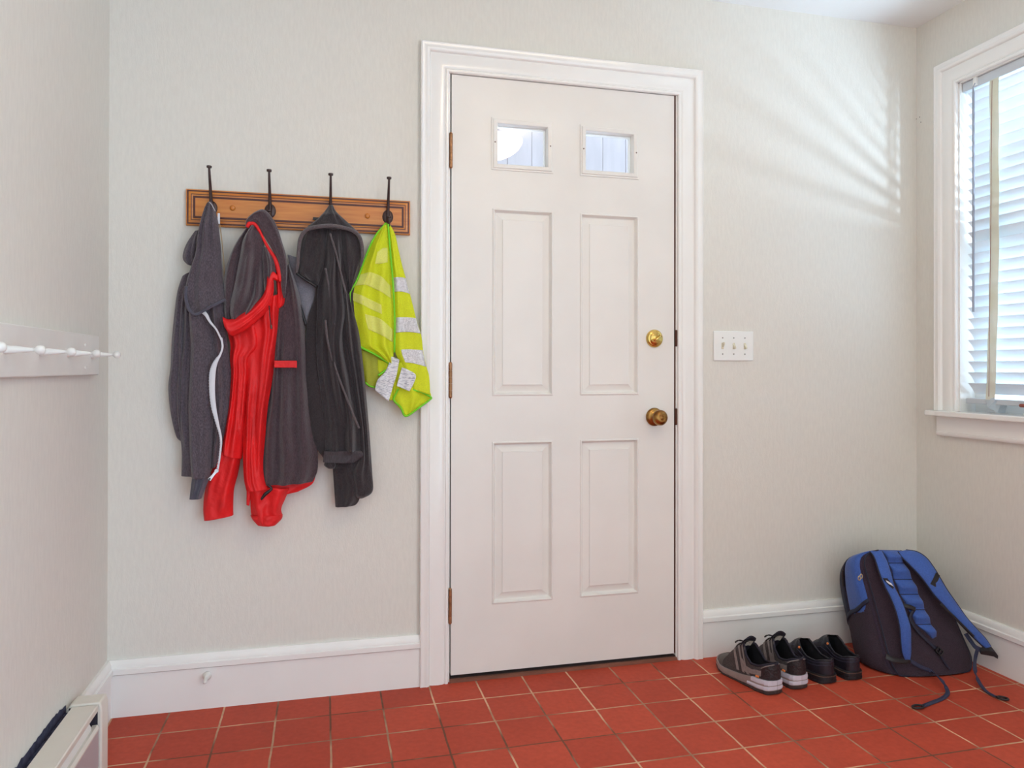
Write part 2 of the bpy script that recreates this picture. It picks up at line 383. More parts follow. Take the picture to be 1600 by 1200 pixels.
# ------------------------------------------------------------------ baseboards
BASE = [(0, 0), (0, .0145), (.1265, .0145), (.1268, .0125), (.1285, .0125), (.1288, .019), (.131, .0215), (.146, .0215), (.149, .0160), (.158, .0155), (.165, .012), (.171, .008), (.171, 0)]
def baseboard(name, p0, p1, nrm, m0=0, m1=0):
    p0, p1, nrm = Vector(p0), Vector(p1), Vector(nrm); t = (p1 - p0).normalized()
    rings = [[p + nrm * h + Vector((0, 0, z)) + t * (mm * h) for z, h in BASE] for p, mm in ((p0, m0), (p1, m1))]
    return struct(name, MB().rings(rings), TRIM, smooth=True)
baseboard('baseboard_back', (XL, 0, 0), (DX0 - .1005, 0, 0), (0, -1, 0), 1, 0)
baseboard('baseboard_back.001', (DX1 + .0985, 0, 0), (XR, 0, 0), (0, -1, 0), 0, -1)
baseboard('baseboard_left', (XL, 0, 0), (XL, -.318, 0), (1, 0, 0), 1, 0)
baseboard('baseboard_right', (XR, 0, 0), (XR, YR, 0), (-1, 0, 0), 1, 0)

# ------------------------------------------------------------------ window_1
wmap = lambda a, c, h: Vector((XR - h, a, c))
path = [((WY1 + .001, .9), (1, 0)), ((WY1 + .001, WZ1 - .001), (1, 1)), ((WY0 - .001, WZ1 - .001), (-1, 1)), ((WY0 - .001, .9), (-1, 0))]
win = thing('window_1', None, None, (XR, (WY0 + WY1) / 2, WZ0)); tag(win, kind='structure')
profile_sweep(path, CASING, wmap).build('window_casing', TRIM, win, smooth=True)
lin = MB(); lin.box((XR - .001, WY1 - .006, WZ0), (XR + .14, WY1 + .001, WZ1)); lin.box((XR - .001, WY0 - .001, WZ0), (XR + .14, WY0 + .006, WZ1)); lin.box((XR - .001, WY0, WZ1 - .006), (XR + .14, WY1, WZ1 + .001))
lin.build('window_jamb', TRIM, win)
sil = MB(); sil.box((XR - .052, WY0 - .115, .879), (XR + .14, WY1 + .113, .9005))
# stool is notched round the wall: horns in front of it only
sil = MB(); sil.box((XR - .052, WY0 - .115, .879), (XR, WY1 + .113, .9005)); sil.box((XR - .002, WY0 + .001, .8795), (XR + .14, WY1 - .001, .900))
sil.build('window_sill', TRIM, win, bevel=.005)
ap = [(0, 0), (.0, .016), (.058, .016), (.0595, .0185), (.0685, .0185), (.074, .014), (.074, 0)]
rings = [[Vector((XR - h, yy, .879 - z)) for z, h in ap] for yy in (WY1 + .088, WY0 - .09)]
MB().rings(rings).build('window_apron', TRIM, win, smooth=True)
sash = MB(); xo = XR + .085
for (z0, z1, dx) in ((.900, 1.52, 0), (1.49, WZ1 - .006, .03)):
    for (a, b_) in (((WY1 - .006, z0), (WY1 - .05, z1)), ((WY0 + .006, z0), (WY0 + .05, z1)), ((WY0 + .05, z0), (WY1 - .05, z0 + .05)), ((WY0 + .05, z1 - .045), (WY1 - .05, z1))):
        sash.box((xo + dx - .015, a[0], a[1]), (xo + dx + .015, b_[0], b_[1]))
sash.build('window_frame', TRIM, win)
for (z0, z1, dx) in ((.95, 1.475, 0), (1.54, 2.074, .03)):
    MB().box((xo + dx - .002, WY0 + .05, z0), (xo + dx + .002, WY1 - .05, z1)).build('window_pane', GLASS, win)

# blind --------------------------------------------------------------
BX = XR + .034
blind = thing('venetian_blind', 'white slatted venetian blind with cream ladder tapes hanging in the right-hand window', 'blind', (BX, -.66, WZ1 - .006))
MB().box((BX - .026, WY0 + .008, 2.085), (BX + .022, WY1 - .009, 2.118)).build('head_rail', material('rail_grey', srgb(206, 212, 218), .4), blind, bevel=.002)
def slat_mesh(z, tilt=R(52)):
    rg = []; ys = (WY0 + .022, WY1 - .024)
    for yy in ys:
        ring = []
        prof = [(-.025, 0), (-.0125, .0022), (0, .003), (.0125, .0022), (.025, 0), (.025, -.0026), (.0125, -.0004), (0, .0004), (-.0125, -.0004), (-.025, -.0026)]
        for a_, c_ in prof:
            # a_: from room edge (-) to outdoor edge (+); room edge is the high one
            x = a_ * math.cos(tilt) + c_ * math.sin(tilt); zz = -a_ * math.sin(tilt) + c_ * math.cos(tilt)
            ring.append(Vector((BX + x, yy, z + zz)))
        rg.append(ring)
    return MB().rings(rg)
nsl = 28; z = .987; first = None
for k in range(nsl):
    if first is None:
        first = slat_mesh(z).build('slat', SLAT, blind, smooth=True)
    else:
        s2 = first.copy(); COL.objects.link(s2); s2.parent = blind; s2.location.z = k * .0397
    # keep order simple: copies only differ by height
MB().box((BX - .026, WY0 + .02, .931), (BX + .024, WY1 - .022, .950)).build('bottom_rail', material('rail_mid_grey', srgb(196, 200, 206), .45), blind, bevel=.003)  # bottom rail in a slightly darker grey than the head rail
for y0 in (-.352, -.97):
    t = MB(); pts = []
    for k in range(30):
        zz = 2.084 - k * (2.084 - .948) / 29
        yy = y0 + .018 * (max(0, k - 14) / 15) ** 1.6
        pts.append((BX - .0285 - .0012 * math.sin(k * 1.1), yy, zz))
    t.ribbon(pts, .0375, .0015, (-1, 0, 0)); t.build('ladder_tape', TAPE, blind, smooth=True)
    t = MB(); t.ribbon([(BX - .0285, y0 + .018, .952), (BX - .030, y0 + .012, .932), (BX - .014, y0 - .006, .9225), (BX + .01, y0 - .012, .9225)], [.036, .04, .045, .045], .002, (-1, 0, -.1)); t.build('tape_tail', material('tape_tail', srgb(196, 206, 214), .6), blind)
wd = MB().tube([(BX - .04, -.283, 2.094), (BX - .045, -.279, 2.08), (BX - .040, -.276, 2.06), (BX - .040, -.275, 1.265)], [.0016, .0016, .0042, .0042], 8)
wd.build('tilt_wand', material('clear_wand', srgb(150, 156, 170), .2), blind, smooth=True)
MB().box((BX - .034, -.281, 2.090), (BX - .026, -.268, 2.120)).build('rail_clip', PLASTIC, blind)
MB().tube([(BX - .0305, -.345, 2.08), (BX - .0305, -.338, 1.5), (BX - .0305, -.33, .96)], .0007, 6).build('lift_cord', material('lift_cord', srgb(150, 70, 60), .6), blind)
MB().tube([(BX - .03, -.455, .934), (BX - .036, -.47, .9345), (BX - .036, -.50, .9335)], .006, 8).build('cord_tassel', material('tassel', srgb(150, 76, 62), .6), blind)

# ------------------------------------------------------------------ ceiling lamp (behind the camera's view, seen in the door light)
lamp = thing('ceiling_lamp', 'warm white glass bowl lamp on the ceiling, seen reflected in the left door light', 'lamp', (.50, -1.52, H))
MB().lathe((.50, -1.52, H), (0, 0, -1), [(0, .07), (.02, .07), (.03, .03), (.09, .012), (.10, .012)], 32).build('canopy', BRASS, lamp, smooth=True)
MB().lathe((.50, -1.52, H - .085), (0, 0, -1), [(0, .150), (.003, .156), (.02, .153), (.05, .135), (.08, .10), (.10, .06), (.108, .02), (.109, 0)], 40).build('bowl', material('lamp_bowl', srgb(255, 240, 212), .3, emit=(1, .84, .60), estr=10), lamp, smooth='all')

# ------------------------------------------------------------------ light switch
sw = thing('light_switch', 'white three-toggle switch plate on the wall right of the door', 'light switch', (1.0595, 0, 1.142))
MB().box((.977, -.006, 1.0868), (1.142, 0, 1.1972)).build('switch_plate', PLASTIC, sw, bevel=.003)
for k in range(3):
    xc = 1.0595 + (k - 1) * .046
    tg = MB(); tg.rings([[(xc - .0048, -.0055, 1.130), (xc + .0048, -.0055, 1.130), (xc + .0048, -.0055, 1.154), (xc - .0048, -.0055, 1.154)], [(xc - .0042, -.0075, 1.131), (xc + .0042, -.0075, 1.131), (xc + .0042, -.0075, 1.153), (xc - .0042, -.0075, 1.153)]])
    tg.rings([[(xc - .004, -.0065, 1.137), (xc + .004, -.0065, 1.137), (xc + .004, -.0065, 1.151), (xc - .004, -.0065, 1.151)], [(xc - .0034, -.0175, 1.131 if k != 0 else 1.149), (xc + .0034, -.0175, 1.131 if k != 0 else 1.149), (xc + .0034, -.0175, 1.138 if k != 0 else 1.156), (xc - .0034, -.0175, 1.138 if k != 0 else 1.156)]])
    tg.build('toggle', TOGGLE, sw, bevel=.0008)
    for zz in (1.172, 1.112): MB().lathe((xc, -.0055, zz), (0, -1, 0), [(0, .0030), (.0014, .0026)], 10).build('screw', SCREW, sw)

# ------------------------------------------------------------------ peg rail on the left wall
rail = thing('peg_rail', 'long white wooden peg rail with turned pegs on the left wall', 'peg rail', (XL, -.8, 1.0375))
MB().box((XL, -1.62, 1.0375), (XL + .019, -.165, 1.1475)).build('board', WHITEPAINT, rail, bevel=.003)
p0 = None
for k in range(7):
    yy = -.238 - .1895 * k
    if p0 is None:
        p0 = MB().lathe((XL + .019, yy, 1.0935), (1, 0, 0), [(-.002, .0088), (.004, .0088), (.02, .0078), (.05, .0038), (.054, .0038), (.056, .0062), (.0595, .0088), (.064, .0098), (.069, .0088), (.0725, .0055), (.0735, .001)], 20).build('peg', WHITEPAINT, rail, smooth='all')
    else:
        q = p0.copy(); COL.objects.link(q); q.parent = rail; q.location.y = -.1895 * k
for zz in (1.118, 1.058):
    MB().lathe((XL + .0185, -.29, zz), (1, 0, 0), [(0, .0045), (.0025, .004), (.0035, .002)], 12).build('screw_plug', WHITEPAINT, rail, smooth=True)
# little peg on the baseboard
MB_ = MB().lathe((-.7655, -.014, .104), (0, -1, 0), [(0, .011), (.004, .0115), (.007, .013), (.011, .0125), (.015, .0095), (.019, .0065), (.05, .0052), (.058, .005), (.060, .003)], 18)
tag(MB_.build('door_stop', WHITEPAINT, smooth='all'), 'small white door stop peg sticking out of the baseboard below the coats', 'door stop')

# ------------------------------------------------------------------ baseboard heater
ht = thing('baseboard_heater', 'cream enamelled baseboard heater with end cap along the left wall', 'heater', (XL, -.4, 0))
X0 = XL + .001; XF = -.975; y0, y1 = -.381, -2.6
MB().box((X0, y1, .012), (X0 + .008, y0, .182)).build('back_plate', DARKBLUE, ht)
# top plate, bent metal
prof = [(X0 + .017, .1905), (X0 + .017, .196), (XF - .001, .196), (XF + .0015, .193), (XF + .0015, .181), (XF - .001, .181), (XF - .001, .1905)]
MB().rings([[Vector((a, yy, c)) for a, c in prof] for yy in (y0 - .004, y1)]).build('top_plate', HEATER, ht)
# rounded damper under the top
dp = []
for yy in (y0 - .0, y1):
    ring = []
    for k in range(9): a = R(-10 + 100 * k / 8); ring.append(Vector((XF - .034 + .028 * math.cos(a), yy, .148 + .028 * math.sin(a))))
    ring += [Vector((XF - .04, yy, .17)), Vector((XF - .04, yy, .146))]
    dp.append(ring)
dp[0] = [v + Vector((0, -.035, 0)) for v in dp[0]]
MB().rings(dp).build('damper', WHITEPAINT, ht, smooth=True)
fp = [(XF - .004, .035), (XF + .003, .04), (XF + .003, .138), (XF - .001, .146), (XF - .010, .146), (XF - .010, .142), (XF - .003, .140), (XF - .003, .045)]
MB().rings([[Vector((a, yy, c)) for a, c in fp] for yy in (y0 - .006, y1)]).build('front_panel', HEATG, ht)
MB().rings([[Vector((a, yy, c)) for a, c in ((XF - .011, .1465), (XF - .011, .140), (XF + .0045, .134), (XF + .0045, .139), (XF, .1465))] for yy in (y0 - .006, y1)]).build('panel_lip', HEATER, ht)
MB().box((X0 + .008, y1, .05), (XF - .012, y0 - .03, .12)).build('fin_element', material('fin_alu', srgb(60, 60, 70), .5, metal=.6), ht)
ec = [(X0, .0), (XF + .008, .0), (XF + .0085, .185), (XF + .004, .199), (X0 + .012, .199), (X0, .186)]
MB().rings([[Vector((a, yy, c)) for a, c in ec] for yy in (-.320, y0 + .002)]).build('end_cap', HEATER, ht, bevel=.004)
MB().box((X0 + .009, y0 - .001, .03), (XF - .001, y0 + .0012, .192)).build('end_cap_shade', material('cap_shade_paint', srgb(44, 40, 52), .8), ht)  # thin dark plate painting in the shade inside the hollow end cap
st = MB()    # uneven dark strip on the wall along the heater's top
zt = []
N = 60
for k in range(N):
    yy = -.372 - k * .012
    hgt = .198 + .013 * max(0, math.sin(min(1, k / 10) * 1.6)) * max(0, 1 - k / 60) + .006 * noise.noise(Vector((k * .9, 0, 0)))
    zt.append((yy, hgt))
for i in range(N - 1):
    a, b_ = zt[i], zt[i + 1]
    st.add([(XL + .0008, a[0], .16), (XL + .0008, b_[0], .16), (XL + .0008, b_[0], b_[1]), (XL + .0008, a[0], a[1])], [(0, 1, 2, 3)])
st.build('dark_wall_strip', DARKBLUE, bpy.data.objects['wall_left'])

# ------------------------------------------------------------------ hook rack
RX0, RX1, RZ0, RZ1 = -.832, -.1412, 1.4995, 1.6120
rack = thing('hook_rack', 'honey oak hook board with four dark double hooks on the wall left of the door', 'coat rack', ((RX0 + RX1) / 2, 0, RZ0))
def rprof(i0, i1, h): return [(-i0, h - .002), (-i0, h), (-i1, h), (-i1, h - .002)]
b = MB()
prev = None
for ins, d in ((0, 0), (0, -.014), (.002, -.0165), (.005, -.0165), (.0055, -.0155), (.008, -.0155), (.0085, -.019), (.016, -.0205), (.0225, -.0195), (.023, -.0185), (.0262, -.0185), (.0268, -.0205), (.031, -.0205)):
    ring = [(RX0 + ins, d, RZ0 + ins), (RX1 - ins, d, RZ0 + ins), (RX1 - ins, d, RZ1 - ins), (RX0 + ins, d, RZ1 - ins)]
    if prev: b.rings([prev, ring], cap=False)
    prev = ring
b.add(prev, [(0, 1, 2, 3)])
b.build('board', OAK, rack)
for i0, i1, h in ((.0038, .0092, .0172), (.0154, .0176, .0210), (.0218, .0280, .0211)):
    f = rect_frame(RX0, RX1, RZ0, RZ1, rprof(i0, i1, h), back).build('groove', OAKDARK, rack)
for u, v in ((363.5, 325), (574, 337.5)):
    p = px(u, v, y=-.0205)
    MB().lathe(p, (0, -1, 0), [(-.001, .0085), (.003, .0085), (.0055, .007), (.007, .004), (.0075, .0005)], 18).build('wood_button', OAK, rack, smooth='all')
HOOKX = (-.7570, -.5830, -.3975, -.2150)
hk0 = None
for hx in HOOKX:
    if hk0 is None:
        x0 = hx
        h = MB()
        h.lathe((hx, -.0200, 1.5545), (0, -1, 0), [(0, .0175), (.002, .0175), (.0045, .0145), (.006, .008), (.0065, .001)], 28)
        for i in range(len(h.v)): h.v[i].z = 1.5545 + (h.v[i].z - 1.5545) * 1.28
        pts = catmull([(hx, -.024, 1.553), (hx, -.030, 1.575), (hx, -.043, 1.606), (hx, -.060, 1.640), (hx, -.070, 1.667)], 5)
        h.tube(pts, [.0060 - .0026 * (i / (len(pts) - 1)) for i in range(len(pts))], 10)
        pts = catmull([(hx, -.024, 1.558), (hx, -.028, 1.538), (hx, -.040, 1.520), (hx, -.058, 1.519), (hx, -.068, 1.531), (hx, -.070, 1.542)], 5)
        h.tube(pts, [.0060 - .002 * (i / (len(pts) - 1)) for i in range(len(pts))], 10)
        h.lathe((hx, -.070, 1.541), (0, 0, 1), [(0, .004), (.002, .0065), (.005, .0065), (.006, .004)], 14)
        hk0 = h.build('hook', IRON, rack, smooth=True)
        cp0 = MB().lathe((hx, -.070, 1.6660), (0, 0, 1), [(0, .0035), (.001, .0075), (.0065, .0078), (.0075, .006)], 16).build('hook_cap', IRON, hk0, smooth=True)
        # children of hook_cap were placed for the rack's origin
        cp0.location = (0, 0, 0)
    else:
        q = hk0.copy(); COL.objects.link(q); q.parent = rack; q.location.x = hx - x0
        q2 = cp0.copy(); COL.objects.link(q2); q2.parent = q

# ------------------------------------------------------------------ garments
c1 = lambda x, y: (240 + x / 4, 240 + y / 4)
c2 = lambda x, y: (240 + x / 3.75, 520 + y / 3.75)
c3 = lambda x, y: (430 + x / 4.6154, 250 + y / 4.6154)
c4 = lambda x, y: (430 + x / 3.75, 500 + y / 3.75)
c0 = lambda x, y: (x, y)
def rows(c, *rs): return [(c(a, b_), c(d, e)) for a, b_, d, e in rs]
GRID = {}
def band(key, name, pts, mat, parent, off=.0014, n=16):
    """strip sewn on the front of a piece; pts: (across -1..1, upper t, lower t)"""
    rg = GRID[key]; M = len(rg); K = len(rg[0])
    def at(s_, t):
        f_ = max(0, min(.9999, t)) * (M - 1); i = int(f_); k = f_ - i
        a = math.acos(max(-1, min(1, s_))) / (2 * math.pi) * K; j = int(a); q = a - j
        P = lambda i_, j_: rg[i_][j_ % K]
        return (P(i, j) * (1 - q) + P(i, j + 1) * q) * (1 - k) + (P(i + 1, j) * (1 - q) + P(i + 1, j + 1) * q) * k
    D = catmull(pts, 6); vs, fs = [], []
    for lay in (off, off - .001):
        for s_, t0, t1 in D:
            for k in range(n + 1): vs.append(at(s_, t0 + (t1 - t0) * k / n) + Vector((0, -lay, 0)))
    W = n + 1; L_ = len(D); n1 = W * L_
    for i in range(L_ - 1):
        for k in range(n): q = i * W + k; fs.append((q, q + 1, q + W + 1, q + W)); fs.append((n1 + q, n1 + q + W, n1 + q + W + 1, n1 + q + 1))
    ed = [i * W for i in range(L_)] + [(L_ - 1) * W + k for k in range(1, W)] + [i * W + n for i in range(L_ - 2, -1, -1)] + [k for k in range(n - 1, 0, -1)]
    for i in range(len(ed)): q, r_ = ed[i], ed[(i + 1) % len(ed)]; fs.append((q, r_, n1 + r_, n1 + q))
    return MB().add(vs, fs).build(name, mat, parent, smooth='all')
def piece(name, st, yy, th, mat, parent, nf=5, amp=.006, seed=1, back_=.4, n=56, per=7, rough=.0025, sharp=1.0, drift=.25, yend=None, power=.8):
    """a hanging length of cloth: rounded tube through left / right edge stations, with draped folds on its front"""
    rnd = random.Random(seed)
    P = []
    for i, (l, r_) in enumerate(st):
        y_ = yy if yend is None else yy + (yend - yy) * i / (len(st) - 1)
        a = px(*l, y=y_); c_ = px(*r_, y=y_); P.append((*a, *c_))
    D = catmull(P, per); M = len(D)
    folds = []
    for k in range(nf):
        s0 = -.85 + 1.7 * (k + .5) / nf + rnd.uniform(-.12, .12); s1 = s0 + rnd.uniform(-drift, drift)
        folds.append((s0, s1, rnd.uniform(.12, .26) * 4 / max(nf, 3), rnd.uniform(.5, 1.7) * amp * 1.25, rnd.uniform(-.2, .35), rnd.uniform(.7, 1.3), rnd.uniform(0, 6)))
    rings = []
    for i, q in enumerate(D):
        t = i / (M - 1); a = Vector(q[:3]); c_ = Vector(q[3:]); mid = (a + c_) / 2; hv = (c_ - a) / 2; hw = hv.length
        ring = []
        T = min(th, max(hw * 1.1, .004))
        for k in range(n):
            ang = 2 * math.pi * k / n; cs, sn = math.cos(ang), math.sin(ang)
            front = sn > 0; s_ = cs
            d = (T if front else -T * back_) * abs(sn) ** power
            if front:
                w_ = abs(sn) ** .5; f_ = 0
                for (s0, s1, wd, am, ta, tb, ph) in folds:
                    sc = s0 + (s1 - s0) * t + .05 * math.sin(t * 7 + ph)
                    env = max(0, min(1, (t - ta) * 5)) * max(0, min(1, (tb - t) * 5))
                    f_ += am * env * (math.exp(-((s_ - sc) / wd) ** 2 * sharp) * 2 - .6)
                p = mid + hv * s_
                f_ += rough * noise.noise(Vector((p.x * 30 + seed * 3.1, p.z * 11, seed))) * 3.2
                f_ += rough * .5 * noise.noise(Vector((p.x * 90 + seed * 1.7, p.z * 60, seed)))
                d += f_ * w_ * min(1, hw / .02)
            yo = mid.y - d
            ring.append(Vector((mid.x + hv.x * s_, min(yo, -.0225 if mid.z > 1.493 else -.004), mid.z + hv.z * s_)))
        rings.append(ring)
    GRID[(name, seed)] = rings
    o = MB().rings(rings).build(name, mat, parent, smooth='all')
    return o
def cord(name, pts, y_, r, mat, parent, n=8, flat=1):
    ys = y_ if isinstance(y_, (list, tuple)) else [y_] * len(pts)
    P = [tuple(px(*p, y=q)) for p, q in zip(pts, ys)]
    D = catmull(P, 5)
    if isinstance(r, (list, tuple)):
        rr = [v[0] for v in catmull([(q,) for q in r], 5)]
    else: rr = r
    return MB().tube(D, rr, n, flat=flat).build(name, mat, parent, smooth='all')
def fabric(name, c, var=.35, scale=420, rough=.9, sheen=.3, bump=.35, stretch=(1, 1, .5), big=None):
    return material(name, c, rough, var=var, vscale=scale, stretch=stretch, bump=bump, bscale=scale, sheen=sheen, spec=.15, detail=2, cmin=.3, cmax=.7)
HEATH = fabric('heather_slate', srgb(90, 80, 87), .34, 330)
HEATHD = fabric('heather_rib', srgb(88, 84, 98), .2, 600, stretch=(3, 3, .2), bump=.6)
FLEECE = fabric('brown_fleece', srgb(76, 60, 65), .30, 300, sheen=.5)
REDM = material('red_shell', srgb(226, 32, 34), .55, var=.10, vscale=14, bump=.25, bscale=90, spec=.35)
CHAR = fabric('charcoal_knit', srgb(58, 51, 53), .28, 380, sheen=.3)
CHARE = fabric('charcoal_edge', srgb(98, 88, 90), .25, 380)
GREYL = fabric('grey_lining', srgb(138, 134, 142), .12, 300)
WHITEZ = material('white_zip', srgb(222, 222, 228), .5, bump=.3, bscale=500)
BLACK = material('black_plastic', srgb(26, 24, 28), .4)
TAN = material('tan_cord', srgb(176, 150, 118), .7)

# slate zip hoodie
g1 = thing('slate_hoodie', 'heather slate zip hoodie with white zipper on the leftmost hook', 'hoodie', (-.757, -.05, 1.52))
piece('sleeve', rows(c1, (180, 770, 240, 740), (150, 860, 220, 850), (130, 1000, 210, 980), (112, 1190, 205, 1190)) + rows(c2, (100, 200, 190, 200), (86, 325, 185, 330), (102, 480, 180, 480), (130, 600, 182, 600), (152, 630, 180, 640)), -.035, .024, HEATH, g1, nf=2, amp=.004, seed=3)
piece('hood_fold', rows(c1, (258, 485, 285, 480), (205, 565, 285, 565), (184, 625, 280, 630), (186, 665, 270, 680), (212, 694, 250, 705)), -.045, .026, HEATH, g1, nf=2, amp=.003, seed=5)
piece('back_panel', rows(c1, (200, 880, 300, 900), (190, 1000, 300, 1000), (178, 1190, 300, 1190)) + rows(c2, (145, 200, 280, 200), (132, 420, 280, 420), (155, 600, 280, 600), (165, 700, 280, 700), (163, 838, 270, 838)), -.048, .022, HEATH, g1, nf=3, amp=.005, seed=8)
piece('front_panel', rows(c1, (300, 960, 440, 930), (310, 1050, 450, 1050), (330, 1190, 462, 1190)) + rows(c2, (300, 200, 447, 180), (300, 330, 453, 330), (300, 450, 448, 450), (300, 560, 427, 570), (300, 690, 400, 660), (300, 800, 385, 780)), -.062, .026, HEATH, g1, nf=4, amp=.006, seed=12, yend=-.055)
piece('front_sleeve', rows(c1, (222, 960, 330, 960), (225, 1050, 350, 1050), (232, 1190, 375, 1190)) + rows(c2, (215, 200, 345, 200), (205, 450, 350, 450), (212, 700, 342, 700), (224, 850, 332, 850)), -.075, .026, HEATH, g1, nf=3, amp=.005, seed=21)
piece('cuff', rows(c2, (226, 846, 330, 846), (218, 905, 308, 900), (211, 974, 281, 970)), -.076, .022, HEATHD, g1, nf=2, amp=.003, seed=22)
piece('hood', rows(c1, (343, 300, 366, 304), (318, 338, 384, 345), (294, 420, 402, 420), (272, 520, 413, 505), (262, 620, 422, 600), (235, 705, 427, 700), (208, 790, 434, 800), (197, 860, 443, 865), (200, 930, 450, 905), (225, 985, 444, 918), (262, 1004, 395, 940), (300, 990, 340, 968)), -.072, .030, HEATH, g1, nf=4, amp=.006, seed=31, drift=.15, yend=-.084)
cord('hood_rim', [c1(*p) for p in ((203, 830), (200, 900), (222, 975), (262, 1004), (330, 972), (395, 938), (448, 912))], [-.095, -.10, -.107, -.112, -.115, -.112, -.10], .0048, HEATHD, g1, flat=.7)
cord('hood_seam', [c1(*p) for p in ((345, 302), (358, 312), (372, 335), (385, 360))], -.094, .0014, material('pale_seam', srgb(172, 166, 170), .7), g1)
MB().box(tuple(px(*c1(400, 372), y=-.074)), tuple(px(*c1(415, 440), y=-.071))).build('neck_label', WHITEZ, g1)
cord('draw_cord', [c1(*p) for p in ((412, 440), (424, 520), (434, 620), (440, 700), (443, 790))], -.062, .0017, TAN, g1)
zpts = [c1(305, 985), c1(330, 1010), c1(352, 1050), c1(392, 1100), c1(425, 1165), c2(396, 30), c2(404, 80), c2(392, 125), c2(363, 175), c2(346, 235), c2(343, 330), c2(352, 430), c2(374, 530), c2(395, 620), c2(390, 710), c2(376, 800)]
zw = [.012, .010, .007, .0055, .0055, .0055, .006, .006, .012, .017, .016, .014, .009, .006, .005, .006]
P_ = catmull([tuple(px(*p, y=-.106)) + (w_,) for p, w_ in zip(zpts, zw)], 6)
MB().ribbon([p[:3] for p in P_], [p[3] for p in P_], .004, (0, -1, .05)).build('zipper', WHITEZ, g1, smooth='all')
tt = MB()
for k in range(54):
    i = 45 + k
    if i < len(P_) - 1:
        a = Vector(P_[i][:3]); d = (Vector(P_[i + 1][:3]) - a).normalized(); sd = Vector((d.z, 0, -d.x))
        q = a - sd * (P_[i][3] / 2) * (1 if d.z < 0 else -1) * -1
        tt.lathe(q + Vector((0, -.001, 0)), (0, -1, 0), [(0, .0017), (.0025, .0012)], 6)
tt.build('zipper_teeth', material('zip_teeth', srgb(198, 198, 208), .35), g1)
q0, q1_ = px(*c2(370, 808), y=-.109), px(*c2(326, 862), y=-.112)
z_ = MB(); z_.ribbon([q0, (q0 + q1_) / 2, q1_], [.008, .007, .010], .003, (0, -1, 0)); z_.lathe(q0, (0, -1, 0), [(-.003, .006), (.004, .006)], 8)
z_.build('zipper_pull', material('pull_metal', srgb(204, 206, 212), .25, metal=.6), g1)
MB().lathe(q1_ + Vector((.0015, -.0012, .003)), (0, -1, 0), [(0, .003), (.0012, .003)], 10).build('pull_hole', BLACK, g1)

# red and brown reversible jacket
g2 = thing('reversible_jacket', 'red shell jacket turned out over its brown fleece, on the second hook from the left', 'jacket', (-.583, -.05, 1.52))
piece('fleece_back', rows(c0, (444, 420, 452, 412), (436, 470, 468, 462), (428, 520, 476, 512), (424, 570, 478, 560), (420, 620, 482, 620), (412, 670, 488, 668), (409, 710, 496, 705), (410, 740, 496, 735), (412, 758, 488, 753)), -.058, .034, FLEECE, g2, nf=4, amp=.008, seed=41, drift=.2)
cord('fleece_edge', [c3(*p) for p in ((85, 770), (120, 880), (165, 1010), (200, 1120), (222, 1190))], -.066, .0042, BLACK, g2)
piece('hem', rows(c0, (411, 752, 494, 738), (413, 764, 488, 756), (425, 776, 466, 768)), -.046, .014, REDM, g2, nf=2, amp=.002, seed=43)
piece('sleeve', rows(c2, (385, 690, 515, 715), (342, 800, 495, 825), (303, 915, 472, 915), (291, 1020, 467, 1010), (297, 1098, 468, 1066)), -.050, .030, REDM, g2, nf=3, amp=.005, seed=45, drift=.5)
piece('sleeve', rows(c2, (545, 900, 800, 905), (565, 965, 775, 965), (568, 1020, 748, 1030), (577, 1085, 755, 1080), (608, 1122, 720, 1118)), -.048, .034, REDM, g2, nf=3, amp=.005, seed=46, drift=.5)
piece('cuff_band', rows(c2, (568, 1068, 756, 1062), (580, 1092, 752, 1088), (610, 1126, 718, 1122)), -.052, .034, REDM, g2, nf=1, amp=.002, seed=47)
piece('shell_front', rows(c1, (440, 1040, 640, 960), (462, 1120, 660, 1060), (480, 1200, 670, 1200)) + rows(c2, (448, 150, 570, 150), (455, 250, 560, 250), (440, 420, 545, 420), (420, 560, 535, 560), (405, 650, 528, 660), (399, 712, 517, 738)), -.060, .026, REDM, g2, nf=3, amp=.006, seed=51, drift=.1)
piece('shell_placket', rows(c1, (600, 960, 790, 880), (575, 1080, 785, 1000)) + rows(c2, (560, 0, 732, 0), (540, 150, 715, 130), (530, 300, 695, 280), (524, 450, 670, 430), (522, 600, 655, 600), (524, 760, 642, 760), (530, 860, 650, 860), (545, 925, 672, 915)), -.070, .032, REDM, g2, nf=4, amp=.008, seed=53, drift=.12)
piece('placket_tail', rows(c2, (545, 920, 575, 925), (545, 960, 568, 965), (544, 1008, 561, 1012)), -.050, .006, REDM, g2, nf=0, seed=54)
piece('fleece_fold', rows(c1, (580, 462, 625, 455), (515, 560, 610, 560), (470, 660, 580, 660), (442, 760, 560, 770), (434, 860, 540, 880), (438, 960, 530, 960), (450, 1040, 520, 1040)), -.066, .036, FLEECE, g2, nf=3, amp=.008, seed=61)
piece('fleece_fold', rows(c1, (610, 450, 665, 455), (560, 540, 690, 530), (540, 640, 690, 630), (520, 740, 685, 730), (500, 840, 690, 820), (480, 930, 690, 890), (480, 1010, 640, 975), (500, 1060, 580, 1040)), -.088, .036, FLEECE, g2, nf=3, amp=.009, seed=63)
piece('fleece_fold', rows(c1, (685, 585, 722, 590), (680, 640, 755, 635), (683, 710, 768, 705), (690, 780, 760, 770), (700, 860, 735, 830)), -.094, .028, FLEECE, g2, nf=1, amp=.004, seed=64)
piece('collar_lining', rows(c1, (745, 620, 790, 700), (765, 780, 815, 800), (770, 860, 822, 880), (772, 930, 815, 940), (775, 970, 790, 965)), -.080, .020, REDM, g2, nf=2, amp=.004, seed=65)
